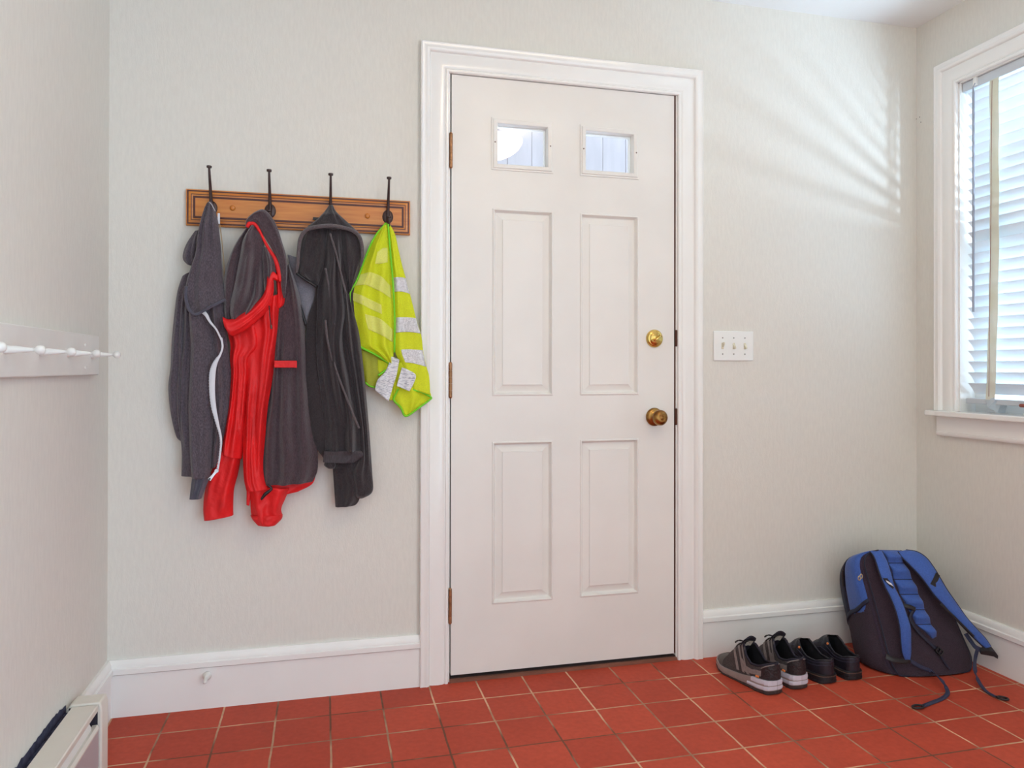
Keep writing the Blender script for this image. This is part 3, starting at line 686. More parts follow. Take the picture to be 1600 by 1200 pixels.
piece('hood_band', rows(c1, (600, 472, 572, 462), (612, 440, 590, 400), (640, 440, 680, 348), (672, 490, 742, 402), (708, 548, 777, 470), (745, 610, 803, 550), (775, 680, 829, 640), (790, 760, 836, 740), (800, 850, 826, 850), (812, 905, 822, 900)), -.098, .018, FLEECE, g2, nf=2, amp=.002, seed=66, power=.7)
cord('hood_lining', [c1(*p) for p in ((585, 462), (598, 438), (630, 440), (660, 480), (690, 540), (722, 600), (758, 660), (782, 730), (790, 800))], -.104, [.005, .007, .0055, .0045, .004, .0055, .007, .008, .005], REDM, g2)
piece('collar', rows(c1, (776, 762, 778, 802), (745, 738, 752, 790), (712, 770, 752, 815), (704, 830, 750, 870), (676, 895, 728, 960), (610, 962, 655, 1040), (535, 1012, 565, 1110), (475, 1036, 490, 1140), (434, 1020, 447, 1090)), -.104, .024, REDM, g2, nf=2, amp=.004, seed=67)
MB().box(tuple(px(*c2(706, 163), y=-.100)), tuple(px(*c2(840, 204), y=-.094))).build('pocket_tape', REDM, g2, bevel=.001)
cord('draw_cord', [c1(*p) for p in ((722, 950), (726, 1010), (735, 1080))], -.118, .0014, BLACK, g2)
cord('cord_end', [c1(*p) for p in ((734, 1072), (737, 1095))], -.118, .003, material('cord_tip', srgb(90, 70, 60), .5), g2)
cord('toggle', [c2(*p) for p in ((668, 890), (690, 915), (655, 945), (630, 978))], -.1, [.003, .004, .0055, .003], BLACK, g2)

# charcoal hoodie
g3 = thing('charcoal_hoodie', 'charcoal hoodie with open hood on the third hook, between jacket and yellow vest', 'hoodie', (-.3975, -.05, 1.52))
piece('lining', rows(c0, (449, 398, 470, 405), (455, 425, 496, 430), (464, 455, 496, 460), (472, 485, 492, 488), (479, 515, 487, 515)), -.030, .012, GREYL, g3, nf=0, seed=70, rough=.001)
piece('body', rows(c3, (330, 640, 560, 640), (300, 850, 575, 860), (280, 1000, 570, 1000), (240, 1130, 580, 1130)) + rows(c4, (175, 150, 500, 150), (165, 300, 515, 300), (175, 450, 528, 450), (200, 600, 540, 600), (225, 720, 550, 720), (275, 800, 555, 800), (330, 870, 520, 850)), -.050, .024, CHAR, g3, nf=2, amp=.008, seed=171, drift=.15)
piece('lower_sleeve', rows(c4, (330, 790, 510, 790), (338, 880, 510, 880), (345, 980, 512, 980), (352, 1085, 480, 1075), (352, 1088, 430, 1087)), -.050, .018, CHAR, g3, nf=3, amp=.007, seed=72)
piece('sleeve', rows(c3, (470, 900, 535, 980), (480, 1080, 560, 1080)) + rows(c4, (380, 60, 488, 60), (400, 200, 508, 200), (430, 350, 524, 350), (455, 500, 538, 500), (480, 650, 551, 650), (480, 800, 562, 800), (450, 900, 569, 900), (465, 1008, 571, 1003), (480, 1043, 515, 1043)), -.062, .030, CHAR, g3, nf=3, amp=.006, seed=73)
piece('front_drape', rows(c3, (378, 480, 478, 490), (362, 600, 480, 610), (352, 730, 500, 750), (318, 860, 520, 880), (302, 980, 540, 1000), (300, 1100, 545, 1120)) + rows(c4, (240, 150, 420, 130), (250, 300, 440, 280), (270, 450, 465, 420), (290, 600, 488, 560), (290, 700, 497, 660), (290, 775, 500, 765)), -.076, .030, CHAR, g3, nf=3, amp=.012, seed=74, drift=.12)
piece('cuff', rows(c4, (286, 768, 500, 764), (282, 800, 520, 795), (280, 832, 460, 835)), -.084, .026, material('charcoal_rib', srgb(84, 76, 80), .9, var=.3, vscale=220, stretch=(6, 1, .1), bump=.7, bscale=200, bstretch=(5, 1, .1)), g3, nf=6, amp=.002, seed=75)
piece('cuff_knot', rows(c4, (292, 828, 345, 830), (286, 850, 356, 850), (310, 870, 345, 870)), -.084, .016, CHAR, g3, nf=1, amp=.002, seed=76)
piece('hood_side', rows(c3, (200, 530, 390, 470), (174, 620, 380, 600), (165, 700, 366, 690), (156, 770, 350, 770), (155, 820, 330, 830), (215, 862, 318, 880), (280, 902, 300, 910)), -.070, .022, CHAR, g3, nf=3, amp=.004, seed=77)
piece('hood_side', rows(c3, (460, 480, 590, 520), (470, 600, 626, 610), (485, 700, 630, 700), (505, 800, 605, 790), (525, 890, 570, 880), (538, 950, 548, 942)), -.066, .026, CHAR, g3, nf=3, amp=.005, seed=78)
piece('hood', rows(c3, (388, 328, 417, 328), (352, 376, 442, 374), (300, 430, 500, 430), (245, 470, 555, 480), (215, 505, 590, 520), (300, 492, 500, 500)), -.076, .034, CHAR, g3, nf=4, amp=.003, seed=79, yend=-.088)
cord('hood_rim', [c3(*p) for p in ((152, 815), (162, 750), (170, 640), (184, 560), (225, 505), (300, 482), (400, 474), (480, 486), (560, 510), (605, 550), (626, 620), (629, 700), (615, 770))], [-.090, -.092, -.095, -.100, -.108, -.118, -.122, -.118, -.110, -.100, -.094, -.090, -.086], [.004, .005, .0055, .006, .006, .006, .006, .006, .006, .006, .0055, .005, .003], CHARE, g3)
cord('hood_hem', [c3(*p) for p in ((152, 815), (200, 850), (260, 890), (297, 914))], -.090, .004, BLACK, g3)
cord('front_edge', [c3(395, 530), c3(430, 640), c3(450, 720), c3(480, 840), c3(510, 960), c4(300, 20), c4(315, 150), c4(350, 290), c4(400, 430), c4(450, 540), c4(492, 640)][:5], -.110, .003, CHARE, g3)
cord('front_edge', [c4(295, 0), c4(305, 110), c4(330, 210), c4(370, 330), c4(420, 460), c4(460, 560), c4(492, 635)], -.112, .0032, CHARE, g3)
cord('front_edge', [c3(362, 780), c3(385, 900), c3(400, 1020), c3(425, 1190)], -.110, .003, CHARE, g3)
MB().box(tuple(px(*c3(272, 412), y=-.030)), tuple(px(*c3(322, 436), y=-.024))).build('hanger_loop', BLACK, g3)

# yellow safety vest
LIME = material('lime_mesh', srgb(232, 240, 44), .6, var=.10, vscale=500, transl=.2, bump=.3, bscale=700, spec=.3)
PALE = material('pale_stripe', srgb(246, 246, 130), .55, var=.06, vscale=300, transl=.3)
GREENT = material('green_binding', srgb(120, 214, 30), .5, bump=.3, bscale=300)
SILVER = material('reflective_silver', srgb(214, 212, 214), .35, var=.14, vscale=160, bump=.4, bscale=260, metal=.15)
LABEL = material('care_label', srgb(226, 224, 226), .6, color2=srgb(168, 168, 178), vscale=190, stretch=(.5, 1, 2.2), cmin=.5, cmax=.6)
g4 = thing('safety_vest', 'lime yellow mesh safety vest with silver stripes on the hook nearest the door', 'vest', (-.215, -.05, 1.52))
piece('inner_layer', rows(c4, (495, 120, 640, 150), (502, 220, 640, 230), (510, 300, 640, 310), (522, 360, 610, 370), (548, 392, 592, 398)), -.040, .006, material('olive_mesh', srgb(190, 192, 50), .6, var=.1, vscale=500, transl=.3), g4, nf=2, amp=.002, seed=90)
piece('lower_flap', rows(c4, (700, 250, 780, 250), (700, 380, 850, 380), (690, 430, 908, 425), (700, 480, 905, 462), (735, 525, 850, 508), (764, 564, 772, 562)), -.048, .010, LIME, g4, nf=3, amp=.003, seed=91)
piece('inner_layer', rows(c4, (600, 230, 700, 260), (605, 320, 720, 320), (640, 400, 716, 400), (660, 470, 702, 470)), -.044, .008, LIME, g4, nf=2, amp=.002, seed=92)
piece('left_panel', rows(c3, (790, 452, 812, 458), (742, 520, 818, 520), (695, 600, 824, 600), (660, 680, 830, 680), (628, 760, 836, 760), (592, 860, 842, 860), (540, 962, 850, 960), (545, 1060, 856, 1060), (562, 1160, 860, 1160)) + rows(c4, (488, 90, 700, 90), (495, 150, 698, 150), (560, 185, 694, 190), (630, 230, 690, 240), (672, 264, 684, 268)), -.056, .016, LIME, g4, nf=4, amp=.004, seed=93, drift=.2)
piece('right_panel', rows(c3, (814, 462, 830, 468), (822, 540, 866, 540), (832, 640, 888, 640), (842, 760, 916, 760), (850, 860, 944, 860), (856, 960, 970, 960), (860, 1060, 996, 1060), (864, 1160, 1020, 1160)) + rows(c4, (700, 100, 856, 90), (705, 190, 868, 190), (735, 260, 888, 280), (770, 330, 902, 330), (800, 405, 909, 440)), -.052, .014, LIME, g4, nf=3, amp=.003, seed=94, drift=.1)
for pts in ([(-.15, .22, .30), (.3, .19, .30), (.75, .19, .29)], [(-.95, .36, .42), (-.3, .35, .42), (.3, .37, .45), (.9, .42, .49)], [(-.9, .455, .50), (-.2, .49, .545), (.4, .53, .58)], [(-.4, .58, .66), (.2, .60, .69), (.9, .66, .74)]):
    band(('left_panel', 93), 'pale_stripe', pts, PALE, g4)
for t0, t1 in ((.325, .41), (.565, .645), (.735, .815)):
    band(('right_panel', 94), 'silver_stripe', [(-.93 if t0 < .7 else -.6, t0, t1), (0, t0 - .002, t1), (.97, t0 + .004, t1 + .012)], SILVER, g4)
piece('care_label', rows(c4, (682, 214, 728, 232), (645, 300, 712, 320), (600, 350, 690, 390), (584, 410, 665, 478)), -.064, .005, LABEL, g4, nf=1, amp=.001, seed=97)
piece('care_label', rows(c4, (742, 278, 768, 286), (728, 330, 824, 322), (716, 370, 808, 380), (712, 386, 786, 418)), -.068, .005, LABEL, g4, nf=1, amp=.001, seed=98)
cord('binding', [c3(800, 455), c3(742, 520), c3(693, 600), c3(640, 730), c3(592, 860), c3(540, 962), c3(546, 1060)], -.062, .0028, GREENT, g4)
cord('binding', [c4(492, 120), c4(500, 158), c4(590, 205), c4(680, 268), c4(640, 300), c4(602, 325)], -.060, .0034, GREENT, g4)
cord('binding', [c3(814, 462), c3(820, 540), c3(832, 680), c3(846, 840), c3(856, 1000), c3(862, 1180), c4(698, 190)], -.068, .0030, GREENT, g4)
cord('binding', [c4(528, 365), c4(555, 388), c4(592, 396)], -.050, .0028, GREENT, g4)
cord('binding', [c4(802, 408), c4(860, 424), c4(912, 452), c4(905, 468), c4(845, 512), c4(766, 564), c4(735, 512), c4(695, 470), c4(708, 430), c4(722, 404)], -.062, .0030, GREENT, g4)

# ------------------------------------------------------------------ shoes
def lerp_table(T, t):
    for (a, va), (b_, vb) in zip(T, T[1:]):
        if t <= b_: k = (t - a) / (b_ - a); k = k * k * (3 - 2 * k) * .5 + k * .5; return va + (vb - va) * k
    return T[-1][1]
WS = [(0, 0), (.008, .014), (.03, .024), (.07, .031), (.15, .036), (.3, .036), (.45, .038), (.6, .045), (.7, .049), (.8, .047), (.9, .037), (.96, .024), (.99, .012), (1, 0)]
def make_shoe(name, label, loc, rz, side, style, L=.285, group=None):
    sneaker = style == 'hiker'
    root = thing(name, label, 'shoe', loc, group); root.rotation_euler = (0, 0, rz)
    TOP = [(0, .100), (.05, .098), (.14, .085), (.25, .077), (.33, .084), (.40, .122), (.46, .126), (.55, .110), (.65, .088), (.75, .058), (.88, .048), (.96, .038), (1, .026)] if sneaker else \
          [(0, .080), (.05, .078), (.14, .068), (.3, .070), (.38, .086), (.46, .108), (.55, .104), (.66, .080), (.78, .052), (.9, .042), (.96, .034), (1, .024)]
    GAP = [(0, 0), (.01, .004), (.04, .016), (.1, .027), (.25, .031), (.36, .031), (.42, .024), (.47, .015), (.62, .010), (.66, 0), (1, 0)] if sneaker else \
          [(0, 0), (.01, .004), (.04, .018), (.1, .027), (.25, .031), (.4, .029), (.48, .018), (.52, .0), (1, 0)]
    SB = [(0, .004), (.05, .0), (.7, .0), (.85, .004), (1, .016)]
    ST = [(0, .046), (.2, .042), (.45, .029), (.75, .024), (1, .032)] if sneaker else [(0, .030), (.2, .028), (.4, .022), (.75, .020), (1, .026)]
    bend = lambda t: side * (.010 * math.sin(min(1, max(0, t)) * math.pi) - .008 * t)
    ts = [(1 - math.cos(math.pi * k / 60)) / 2 for k in range(61)]
    def V(t, y, z): return Vector((t * L, y + bend(t), z)) + 0 * Vector((0, 0, 0))
    M3 = Matrix.Translation(loc) @ Matrix.Rotation(rz, 4, 'Z')
    off = root_loc(root)
    def fin(mb, nm, mat, parent=root, **k):
        mb.v = [v + off for v in mb.v]; return mb.build(nm, mat, parent, **k)
    def sgn(t, th, o=0, s_=1):
        g_, w_ = lerp_table(GAP, t), lerp_table(WS, t); zs = lerp_table(ST, t) - .004; tp = lerp_table(TOP, t)
        g_ = min(g_, w_)
        c_, s2 = max(math.cos(th), 0), max(math.sin(th), 0)
        y = g_ + (w_ - .002 - g_ + o) * (c_ ** .75) if w_ > .002 else 0
        z = zs + (tp - zs + o * .6) * (s2 ** .85)
        return V(t, s_ * y, z)
    def surf(t0, t1, a0, a1, o, s_, nt_=30, na=12, warp=None):
        vs, fs = [], []
        for i in range(nt_ + 1):
            for k in range(na + 1):
                t = t0 + (t1 - t0) * i / nt_; a = a0 + (a1 - a0) * k / na
                if warp: t, a = warp(i / nt_, k / na)
                vs.append(sgn(min(max(t, 0), 1), a, o, s_))
        for i in range(nt_):
            for k in range(na): q = i * (na + 1) + k; fs.append((q, q + 1, q + na + 2, q + na + 1))
        return vs, fs
    cols = dict(hiker=dict(up=MESHG, over=SUEDE, sole=OUTS, mid=MIDS), slip=dict(up=BLKL, over=BLKL, sole=BLKS, mid=BLKS))[style]
    H2 = math.pi / 2
    up = MB()
    for s_ in (-1, 1):
        vs, fs = [], []
        na = 12
        for t in ts:
            for k in range(na + 1): vs.append(sgn(t, H2 * k / na, 0, s_))
        for i in range(60):
            for k in range(na): q = i * (na + 1) + k; fs.append((q, q + 1, q + na + 2, q + na + 1))
        up.add(vs, fs)
    uo = fin(up, 'upper', cols['up'], smooth='all')
    bm = bmesh.new(); bm.from_mesh(uo.data); bmesh.ops.remove_doubles(bm, verts=bm.verts[:], dist=3e-4); bmesh.ops.recalc_face_normals(bm, faces=bm.faces[:]); bm.to_mesh(uo.data); bm.free()
        # lining and insole
    li = MB()
    for s_ in (-1, 1):
        vs, fs = surf(.03, .62, 0, H2, -.006, s_, 36, 8); li.add([v + Vector((.003 if v.x < .05 else 0, 0, -.002)) for v in vs], fs)
    fin(li, 'lining', LININGM, smooth='all')
    ins = MB(); rg = []
    for t in ts[6:50]:
        w_ = max(.004, lerp_table(WS, t) - .008); rg.append([V(t, a * w_, .034 + (.003 if abs(a) > .7 else 0)) for a in (-1, -.7, 0, .7, 1)] + [V(t, a * w_, .030) for a in (1, 0, -1)])
    ins.rings(rg); fin(ins, 'insole', LININGM)
    # collar binding
    for s_ in (-1, 1):
        pts = [sgn(t, H2, 0, s_) + Vector((0, 0, -.001)) for t in [.0, .008, .02, .04, .08, .14, .2, .28, .36, .42, .46]]
        if s_ < 0: cp_ = [p.copy() for p in pts]
        else: colpath = [p for p in reversed(cp_)] + pts[1:]
    fin(MB().tube(colpath, .0042 if sneaker else .0034, 8), 'collar', COLLARM if sneaker else BLKL, smooth='all')
    # sole: layers
    def layer(zf0, zf1, grow, nm, mat, t0=0, t1=1, parent=root, wavy=0):
        rg = []
        tl = [t0 + (t1 - t0) * t for t in ts] if (t0 or t1 != 1) else ts
        for t in tl:
            w_ = lerp_table(WS, t) + grow * min(1, lerp_table(WS, t) / .02) + .0004
            zb, zt_ = lerp_table(SB, t), lerp_table(ST, t); a0 = zb + (zt_ - zb) * zf0; a1 = zb + (zt_ - zb) * zf1
            if wavy: a0 += .0 ; a1 += wavy * math.sin(t * 24)
            m_ = (a0 + a1) / 2
            rg.append([V(t, -w_ + .001, a0), V(t, -w_ - .0012, m_), V(t, -w_ + .0008, a1), V(t, 0, a1), V(t, w_ - .0008, a1), V(t, w_ + .0012, m_), V(t, w_ - .001, a0), V(t, 0, a0)])
        mb = MB().rings(rg)
        for i, v in enumerate(mb.v):
            if v.x < .02: mb.v[i] = v + Vector((-.002 * grow / .004 if grow else 0, 0, 0))
        return fin(mb, nm, mat, parent, smooth=True)
    sole = layer(0, .25 if sneaker else .36, .0045, 'outsole', cols['sole'], wavy=.0012 if sneaker else 0)
    if sneaker:
        layer(.26, 1.0, .0045, 'midsole', cols['mid'])
        h1 = layer(.32, .60, .0062, 'heel_cushion', HEELW, 0, .3); layer(.66, 1.02, .0056, 'heel_cushion', HEELW, 0, .24)
    else:
        layer(.36, .74, .0036, 'midsole', cols['mid'])
        layer(.76, .84, .0044, 'welt', WELT)
        layer(.84, 1.02, .0030, 'rand', cols['mid'])
    if sneaker:
        for s_ in (-1, 1):
            vs, fs = surf(.74, 1, 0, H2 * .98, .0016, s_, 16, 10); fin(MB().add(vs, fs), 'toe_guard', TOEM, smooth='all')
            for (ta, tb, wd) in ((.30, .47, .030), (.38, .54, .026), (.47, .61, .026)):
                def wf(i, k, ta=ta, tb=tb, wd=wd):
                    return ta + (tb - ta) * i + wd * (k - .5) * (1 + .6 * (1 - i)), H2 * (.06 + .88 * i)
                vs, fs = surf(0, 1, 0, 1, .0022, s_, 14, 4, wf); fin(MB().add(vs, fs), 'side_overlay', SUEDE, smooth='all')
            def hf(i, k): return .07 + .34 * i, H2 * (.10 + .26 * k + .10 * math.sin(i * 3.1) * (1 - i))
            vs, fs = surf(0, 1, 0, 1, .0026, s_, 18, 5, hf); fin(MB().add(vs, fs), 'side_overlay', SUEDE, smooth='all')
        hc = MB()
        for s_ in (-1, 1):
            def hf2(i, k): return .11 * i ** 1.6, H2 * (.05 + .72 * k * (1 - .35 * i))
            vs, fs = surf(0, 1, 0, 1, .0034, s_, 14, 8, hf2); hc.add([v + Vector((-.0025 * max(0, 1 - v.x / .02), 0, 0)) for v in vs], fs)
        fin(hc, 'heel_counter', HEELC, smooth='all')
        pts = []
        for s_ in (-1, 1):
            pp = [sgn(.11 * (i / 8) ** 1.6, H2 * (.05 + .72 * (1 - .35 * i / 8)), .0046, s_) for i in range(9)]
            pts = ([p for p in reversed(pp)]) if s_ < 0 else pts + pp[1:]
        fin(MB().tube(pts, .0016, 6), 'heel_piping', SUEDE, smooth='all')
        s_ = 1 if side > 0 else 1
        p = sgn(.13, H2 * .12, .006, 1); pq = sgn(.165, H2 * .12, .006, 1)
        fin(MB().tube([p, (p + pq) / 2, pq], [.0035, .0028, .0038], 8), 'heel_badge', ORANGE)
        # tongue
        tg = MB(); rg = []
        for i in range(13):
            f_ = i / 12; t = .60 - .19 * f_; zc = .084 + .070 * f_ ** 1.0; hw = .019 + .011 * f_ ** .7
            if i == 12: hw *= .75
            th = .007
            rg.append([V(t, y_ * hw, zc - .010 * y_ * y_ - q) + Vector((q * .5, 0, 0)) for y_, q in ((-1, 0), (-.6, -.0), (-.2, 0), (.2, 0), (.6, 0), (1, 0), (1, th), (.6, th), (.2, th), (-.2, th), (-.6, th), (-1, th))])
        tg.rings(rg); tob = fin(tg, 'tongue', COLLARM, smooth='all')
        # size label on the inside of the tongue
        lb = MB(); q = []
        for i in range(4):
            f_ = .62 + .26 * i / 3; t = .60 - .19 * f_; zc = .084 + .070 * f_ ** 1.0 - .0085
            q.append([V(t, y_ * .014, zc - .010 * (y_ * .5) ** 2) + Vector((-.0045, 0, -.0030)) for y_ in (-1, -.3, .3, 1)])
        vs = [p for r_ in q for p in r_]; fs = [(i * 4 + k, i * 4 + k + 1, i * 4 + k + 5, i * 4 + k + 4) for i in range(3) for k in range(3)]
        vs2 = [v + Vector((.001, 0, .001)) for v in vs]; lb.add(vs, fs); lb.add(vs2, fs)
        fin(lb, 'size_label', LABEL2, tob)
        # laces
        for k in range(5):
            t = .44 + .047 * k; a = sgn(t, H2 * .93, .004, -1); c_ = sgn(t + .02, H2 * .93, .004, 1); m_ = (a + c_) / 2 + Vector((0, 0, .006))
            d_ = sgn(t + .02, H2 * .93, .004, -1); e_ = sgn(t, H2 * .93, .004, 1); m2 = (d_ + e_) / 2 + Vector((0, 0, .008))
            fin(MB().tube([tuple(x) for x in catmull([tuple(a), tuple(m_), tuple(c_)], 4)], .0022, 6), 'lace', LACEM, smooth='all')
            if k % 2: fin(MB().tube([tuple(x) for x in catmull([tuple(d_), tuple(m2), tuple(e_)], 4)], .0022, 6), 'lace', LACEM, smooth='all')
        bw = sgn(.5, H2, .008, 1) + Vector((0, -.006, .004))
        for s_ in (-1, 1):
            fin(MB().tube([tuple(x) for x in catmull([tuple(bw), tuple(bw + Vector((.004, s_ * .014, .004))), tuple(bw + Vector((.014, s_ * .024, -.006))), tuple(bw + Vector((.008, s_ * .018, .002))), tuple(bw)], 4)], .002, 6), 'lace', LACEM, smooth='all')
    else:
        p = sgn(.40, H2 * .8, .003, 1); n_ = Vector((0, 1, .5)).normalized()
        fin(MB().lathe(p, n_, [(-.002, .0042), (.001, .0042), (.002, .002)], 12), 'stud', ORANGE, smooth=True)
        for s_ in (-1, 1):
            for a0 in (.42, .62):
                pts = [sgn(t, H2 * (a0 - .15 * t), .001, s_) for t in [.0, .02, .05, .1, .18, .28, .4, .52, .64, .75]]
                fin(MB().tube(pts, .0013, 5), 'stitched_seam', SEAMM, smooth='all')
    return root
MESHG = material('shoe_mesh_grey', srgb(74, 66, 66), .8, var=.35, vscale=400, bump=.5, bscale=500)
SUEDE = material('shoe_suede_grey', srgb(136, 124, 122), .7, var=.12, vscale=120, bump=.2, bscale=300)
TOEM = material('shoe_toe_rubber', srgb(92, 84, 80), .6, var=.1, vscale=60)
OUTS = material('shoe_outsole', srgb(58, 44, 42), .7, var=.2, vscale=60, bump=.4, bscale=90)
MIDS = material('shoe_midsole', srgb(150, 134, 130), .6, var=.08, vscale=60)
HEELW = material('shoe_heel_cushion', srgb(206, 202, 214), .45)
HEELC = material('shoe_heel_counter', srgb(36, 28, 32), .5, bump=.4, bscale=160)
COLLARM = material('shoe_collar_fabric', srgb(34, 28, 42), .85, var=.2, vscale=300)
LININGM = material('shoe_lining', srgb(22, 19, 26), .95)
LACEM = material('shoe_lace', srgb(50, 44, 44), .8)
LABEL2 = material('shoe_size_label', srgb(208, 200, 186), .7, color2=srgb(160, 152, 142), vscale=260, cmin=.5, cmax=.6)
ORANGE = material('shoe_orange', srgb(232, 130, 70), .45)
BLKL = material('shoe_black_leather', srgb(30, 28, 38), .42, var=.3, vscale=40, bump=.15, bscale=120)
BLKS = material('shoe_black_sole', srgb(24, 20, 26), .6, bump=.3, bscale=60)
WELT = material('shoe_welt', srgb(104, 76, 66), .6)
SEAMM = material('shoe_seam', srgb(50, 46, 66), .5)
make_shoe('hiking_shoe', 'grey and black hiking shoe, leftmost of the shoes and nearest the door', (1.010, -.352, 0), R(99), 1, 'hiker', group='grey hiking shoes')
make_shoe('hiking_shoe', 'grey and black hiking shoe, between its mate and the black shoes', (1.112, -.336, 0), R(94), -1, 'hiker', group='grey hiking shoes')
make_shoe('black_shoe', 'plain black slip-on shoe touching the grey hiking shoes', (1.236, -.322, 0), R(94), 1, 'slip', L=.275, group='black slip-on shoes')
make_shoe('black_shoe', 'plain black slip-on shoe, rightmost shoe beside the blue backpack', (1.338, -.318, 0), R(92), -1, 'slip', L=.275, group='black slip-on shoes')

# ------------------------------------------------------------------ backpack
TAU = R(19)
Nh = Vector((.09, .996, 0)).normalized(); SIDE = Vector((.996, -.09, 0)).normalized()
UPB = Nh * math.sin(TAU) + Vector((0, 0, math.cos(TAU))); BK = Nh * math.cos(TAU) - Vector((0, 0, math.sin(TAU)))    # up along the panel / into the pack
PP = Vector((1.6, -.352, 0))
def bp(u, v, h=0): return px(u, v, P=PP - BK * h, n=BK)
c6 = lambda x, y: (1290 + x / 4.139, 840 + y / 4.139)
pack = thing('backpack', 'blue and black backpack leaning in the corner with its shoulder straps facing out', 'backpack', tuple(PP))
PURP = material('pack_nylon', srgb(56, 44, 60), .75, var=.2, vscale=300, bump=.25, bscale=350, spec=.3)
PMESH = material('pack_air_mesh', srgb(60, 46, 58), .9, var=.3, vscale=420, bump=.6, bscale=420)
BLUE = material('pack_blue', srgb(62, 96, 172), .6, var=.10, vscale=260, bump=.2, bscale=300, spec=.3, sheen=.2)
BLUEP = material('pack_piping', srgb(28, 30, 52), .6)
WEB = material('pack_webbing', srgb(44, 48, 76), .6, bump=.4, bscale=500)
stn = [((1425, 1066), (1505, 1062), .10), ((1404, 1062), (1524, 1058), .16), ((1388, 1046), (1536, 1044), .20), ((1379, 1025), (1537, 1026), .22), ((1370, 990), (1526, 1000), .225), ((1362, 957), (1510, 965), .22), ((1354, 925), (1494, 935), .21), ((1347, 900), (1478, 910), .19), ((1343, 882), (1460, 890), .16), ((1346, 869), (1440, 873), .12), ((1358, 862), (1422, 864), .06), ((1372, 859), (1408, 860), .02)]
rowsB = catmull([tuple(bp(*a)) + tuple(bp(*b_)) + (d,) for a, b_, d in stn], 6)
def BS(t, ang, o=0):
    """pack surface: t 0 bottom..1 top, ang 0 right, 90 back, 180 left, 270 panel"""
    f_ = t * (len(rowsB) - 1); i = min(int(f_), len(rowsB) - 2); k = f_ - i
    q = [a + (b_ - a) * k for a, b_ in zip(rowsB[i], rowsB[i + 1])]
    a, c_ = Vector(q[:3]), Vector(q[3:6]); D = q[6]; mid = (a + c_) / 2; hw = (c_ - a).length / 2 + o; b2 = D / 2 + o
    sd = (c_ - a).normalized()
    cs, sn = math.cos(R(ang)), math.sin(R(ang)); e = .62
    X = math.copysign(abs(cs) ** e, cs); Y = math.copysign(abs(sn) ** e, sn)
    bul = .010 * noise.noise(Vector((t * 5, ang / 40, 2))) if Y > -.5 else 0
    shrink = 1 - .10 * max(0, Y)
    p = mid + sd * (hw + bul) * X * shrink + BK * (D / 2 + (b2 + bul) * Y)
    if p.z < .004: p.z = .004
    return p
b = MB(); NB = 72
b.rings([[BS(i / 80, 360 * k / NB) for k in range(NB)] for i in range(81)])
b.build('bag', PURP, pack, smooth='all')
def patch(t0, t1, a0, a1, o, name, mat, nt_=24, na=16, thick=.004, shape=None, parent=pack, bulge=0):
    vs, fs = [], []
    for lay in (o, o - thick):
        for i in range(nt_ + 1):
            for k in range(na + 1):
                ta, aa = i / nt_, k / na
                t, a = t0 + (t1 - t0) * ta, a0 + (a1 - a0) * aa
                if shape: t, a = shape(ta, aa)
                bo = bulge * math.sin(math.pi * ta) * math.sin(math.pi * aa)
                vs.append(BS(t, a, lay + bo))
    n1 = (nt_ + 1) * (na + 1)
    for i in range(nt_):
        for k in range(na):
            q = i * (na + 1) + k; fs.append((q, q + 1, q + na + 2, q + na + 1)); fs.append((n1 + q, n1 + q + na + 1, n1 + q + na + 2, n1 + q + 1))
    ed = [i * (na + 1) for i in range(nt_ + 1)] + [nt_ * (na + 1) + k for k in range(1, na + 1)] + [i * (na + 1) + na for i in range(nt_ - 1, -1, -1)] + [k for k in range(na - 1, 0, -1)]
    for i in range(len(ed)): q, r_ = ed[i], ed[(i + 1) % len(ed)]; fs.append((q, r_, n1 + r_, n1 + q))
    return MB().add(vs, fs).build(name, mat, parent, smooth='all')
patch(.36, .93, 172, 214, .0015, 'side_panel', BLUE, bulge=.006)
patch(0, 0, 0, 0, .003, 'side_pocket', PMESH, bulge=.010, shape=lambda ta, aa: (.10 + (.31 + .10 * aa) * ta, 140 + 76 * aa))
patch(0, 0, 0, 0, .009, 'pocket_trim', BLUEP, nt_=3, shape=lambda ta, aa: (.40 + .10 * aa + .018 * ta, 140 + 76 * aa))
patch(.30, .97, 90, 166, .003, 'front_pocket', BLUEP, bulge=.012)
patch(.90, .985, 40, 320, .0025, 'top_panel', BLUE)
patch(.06, .95, 222, 318, .002, 'back_panel', PMESH, bulge=.004)
# piping round the panel edge
for ang in (226, 314):
    MB().tube([BS(t / 40, ang, .002) for t in range(2, 40)], .0028, 6).build('piping', BLUEP, pack, smooth='all')
# ribbed lumbar pad
le = [(362, 85), (385, 125), (402, 165), (422, 215), (440, 270), (460, 320), (480, 368), (508, 418), (535, 466), (560, 515), (585, 562), (640, 610), (690, 655)]
re_ = [(462, 88), (482, 125), (505, 165), (533, 215), (560, 270), (582, 320), (602, 366), (622, 418), (642, 467), (662, 515), (682, 560), (703, 600), (716, 640)]
hh = [.002, .017, .003, .018, .003, .018, .003, .018, .003, .018, .003, .016, .002]
q = catmull([tuple(bp(*c6(*a), .006)) + tuple(bp(*c6(*b_), .006)) + (h_,) for a, b_, h_ in zip(le, re_, hh)], 4)
rg = []
for r_ in q:
    a, c_ = Vector(r_[:3]), Vector(r_[3:6]); hgt = r_[6]
    rg.append([a + (c_ - a) * s_ - BK * z_ for s_, z_ in ((0, 0), (.03, hgt * .6), (.12, hgt), (.5, hgt * 1.1), (.88, hgt), (.97, hgt * .6), (1, 0), (.5, -.006))])
MB().rings(rg).build('ribbed_pad', BLUE, pack, smooth='all')
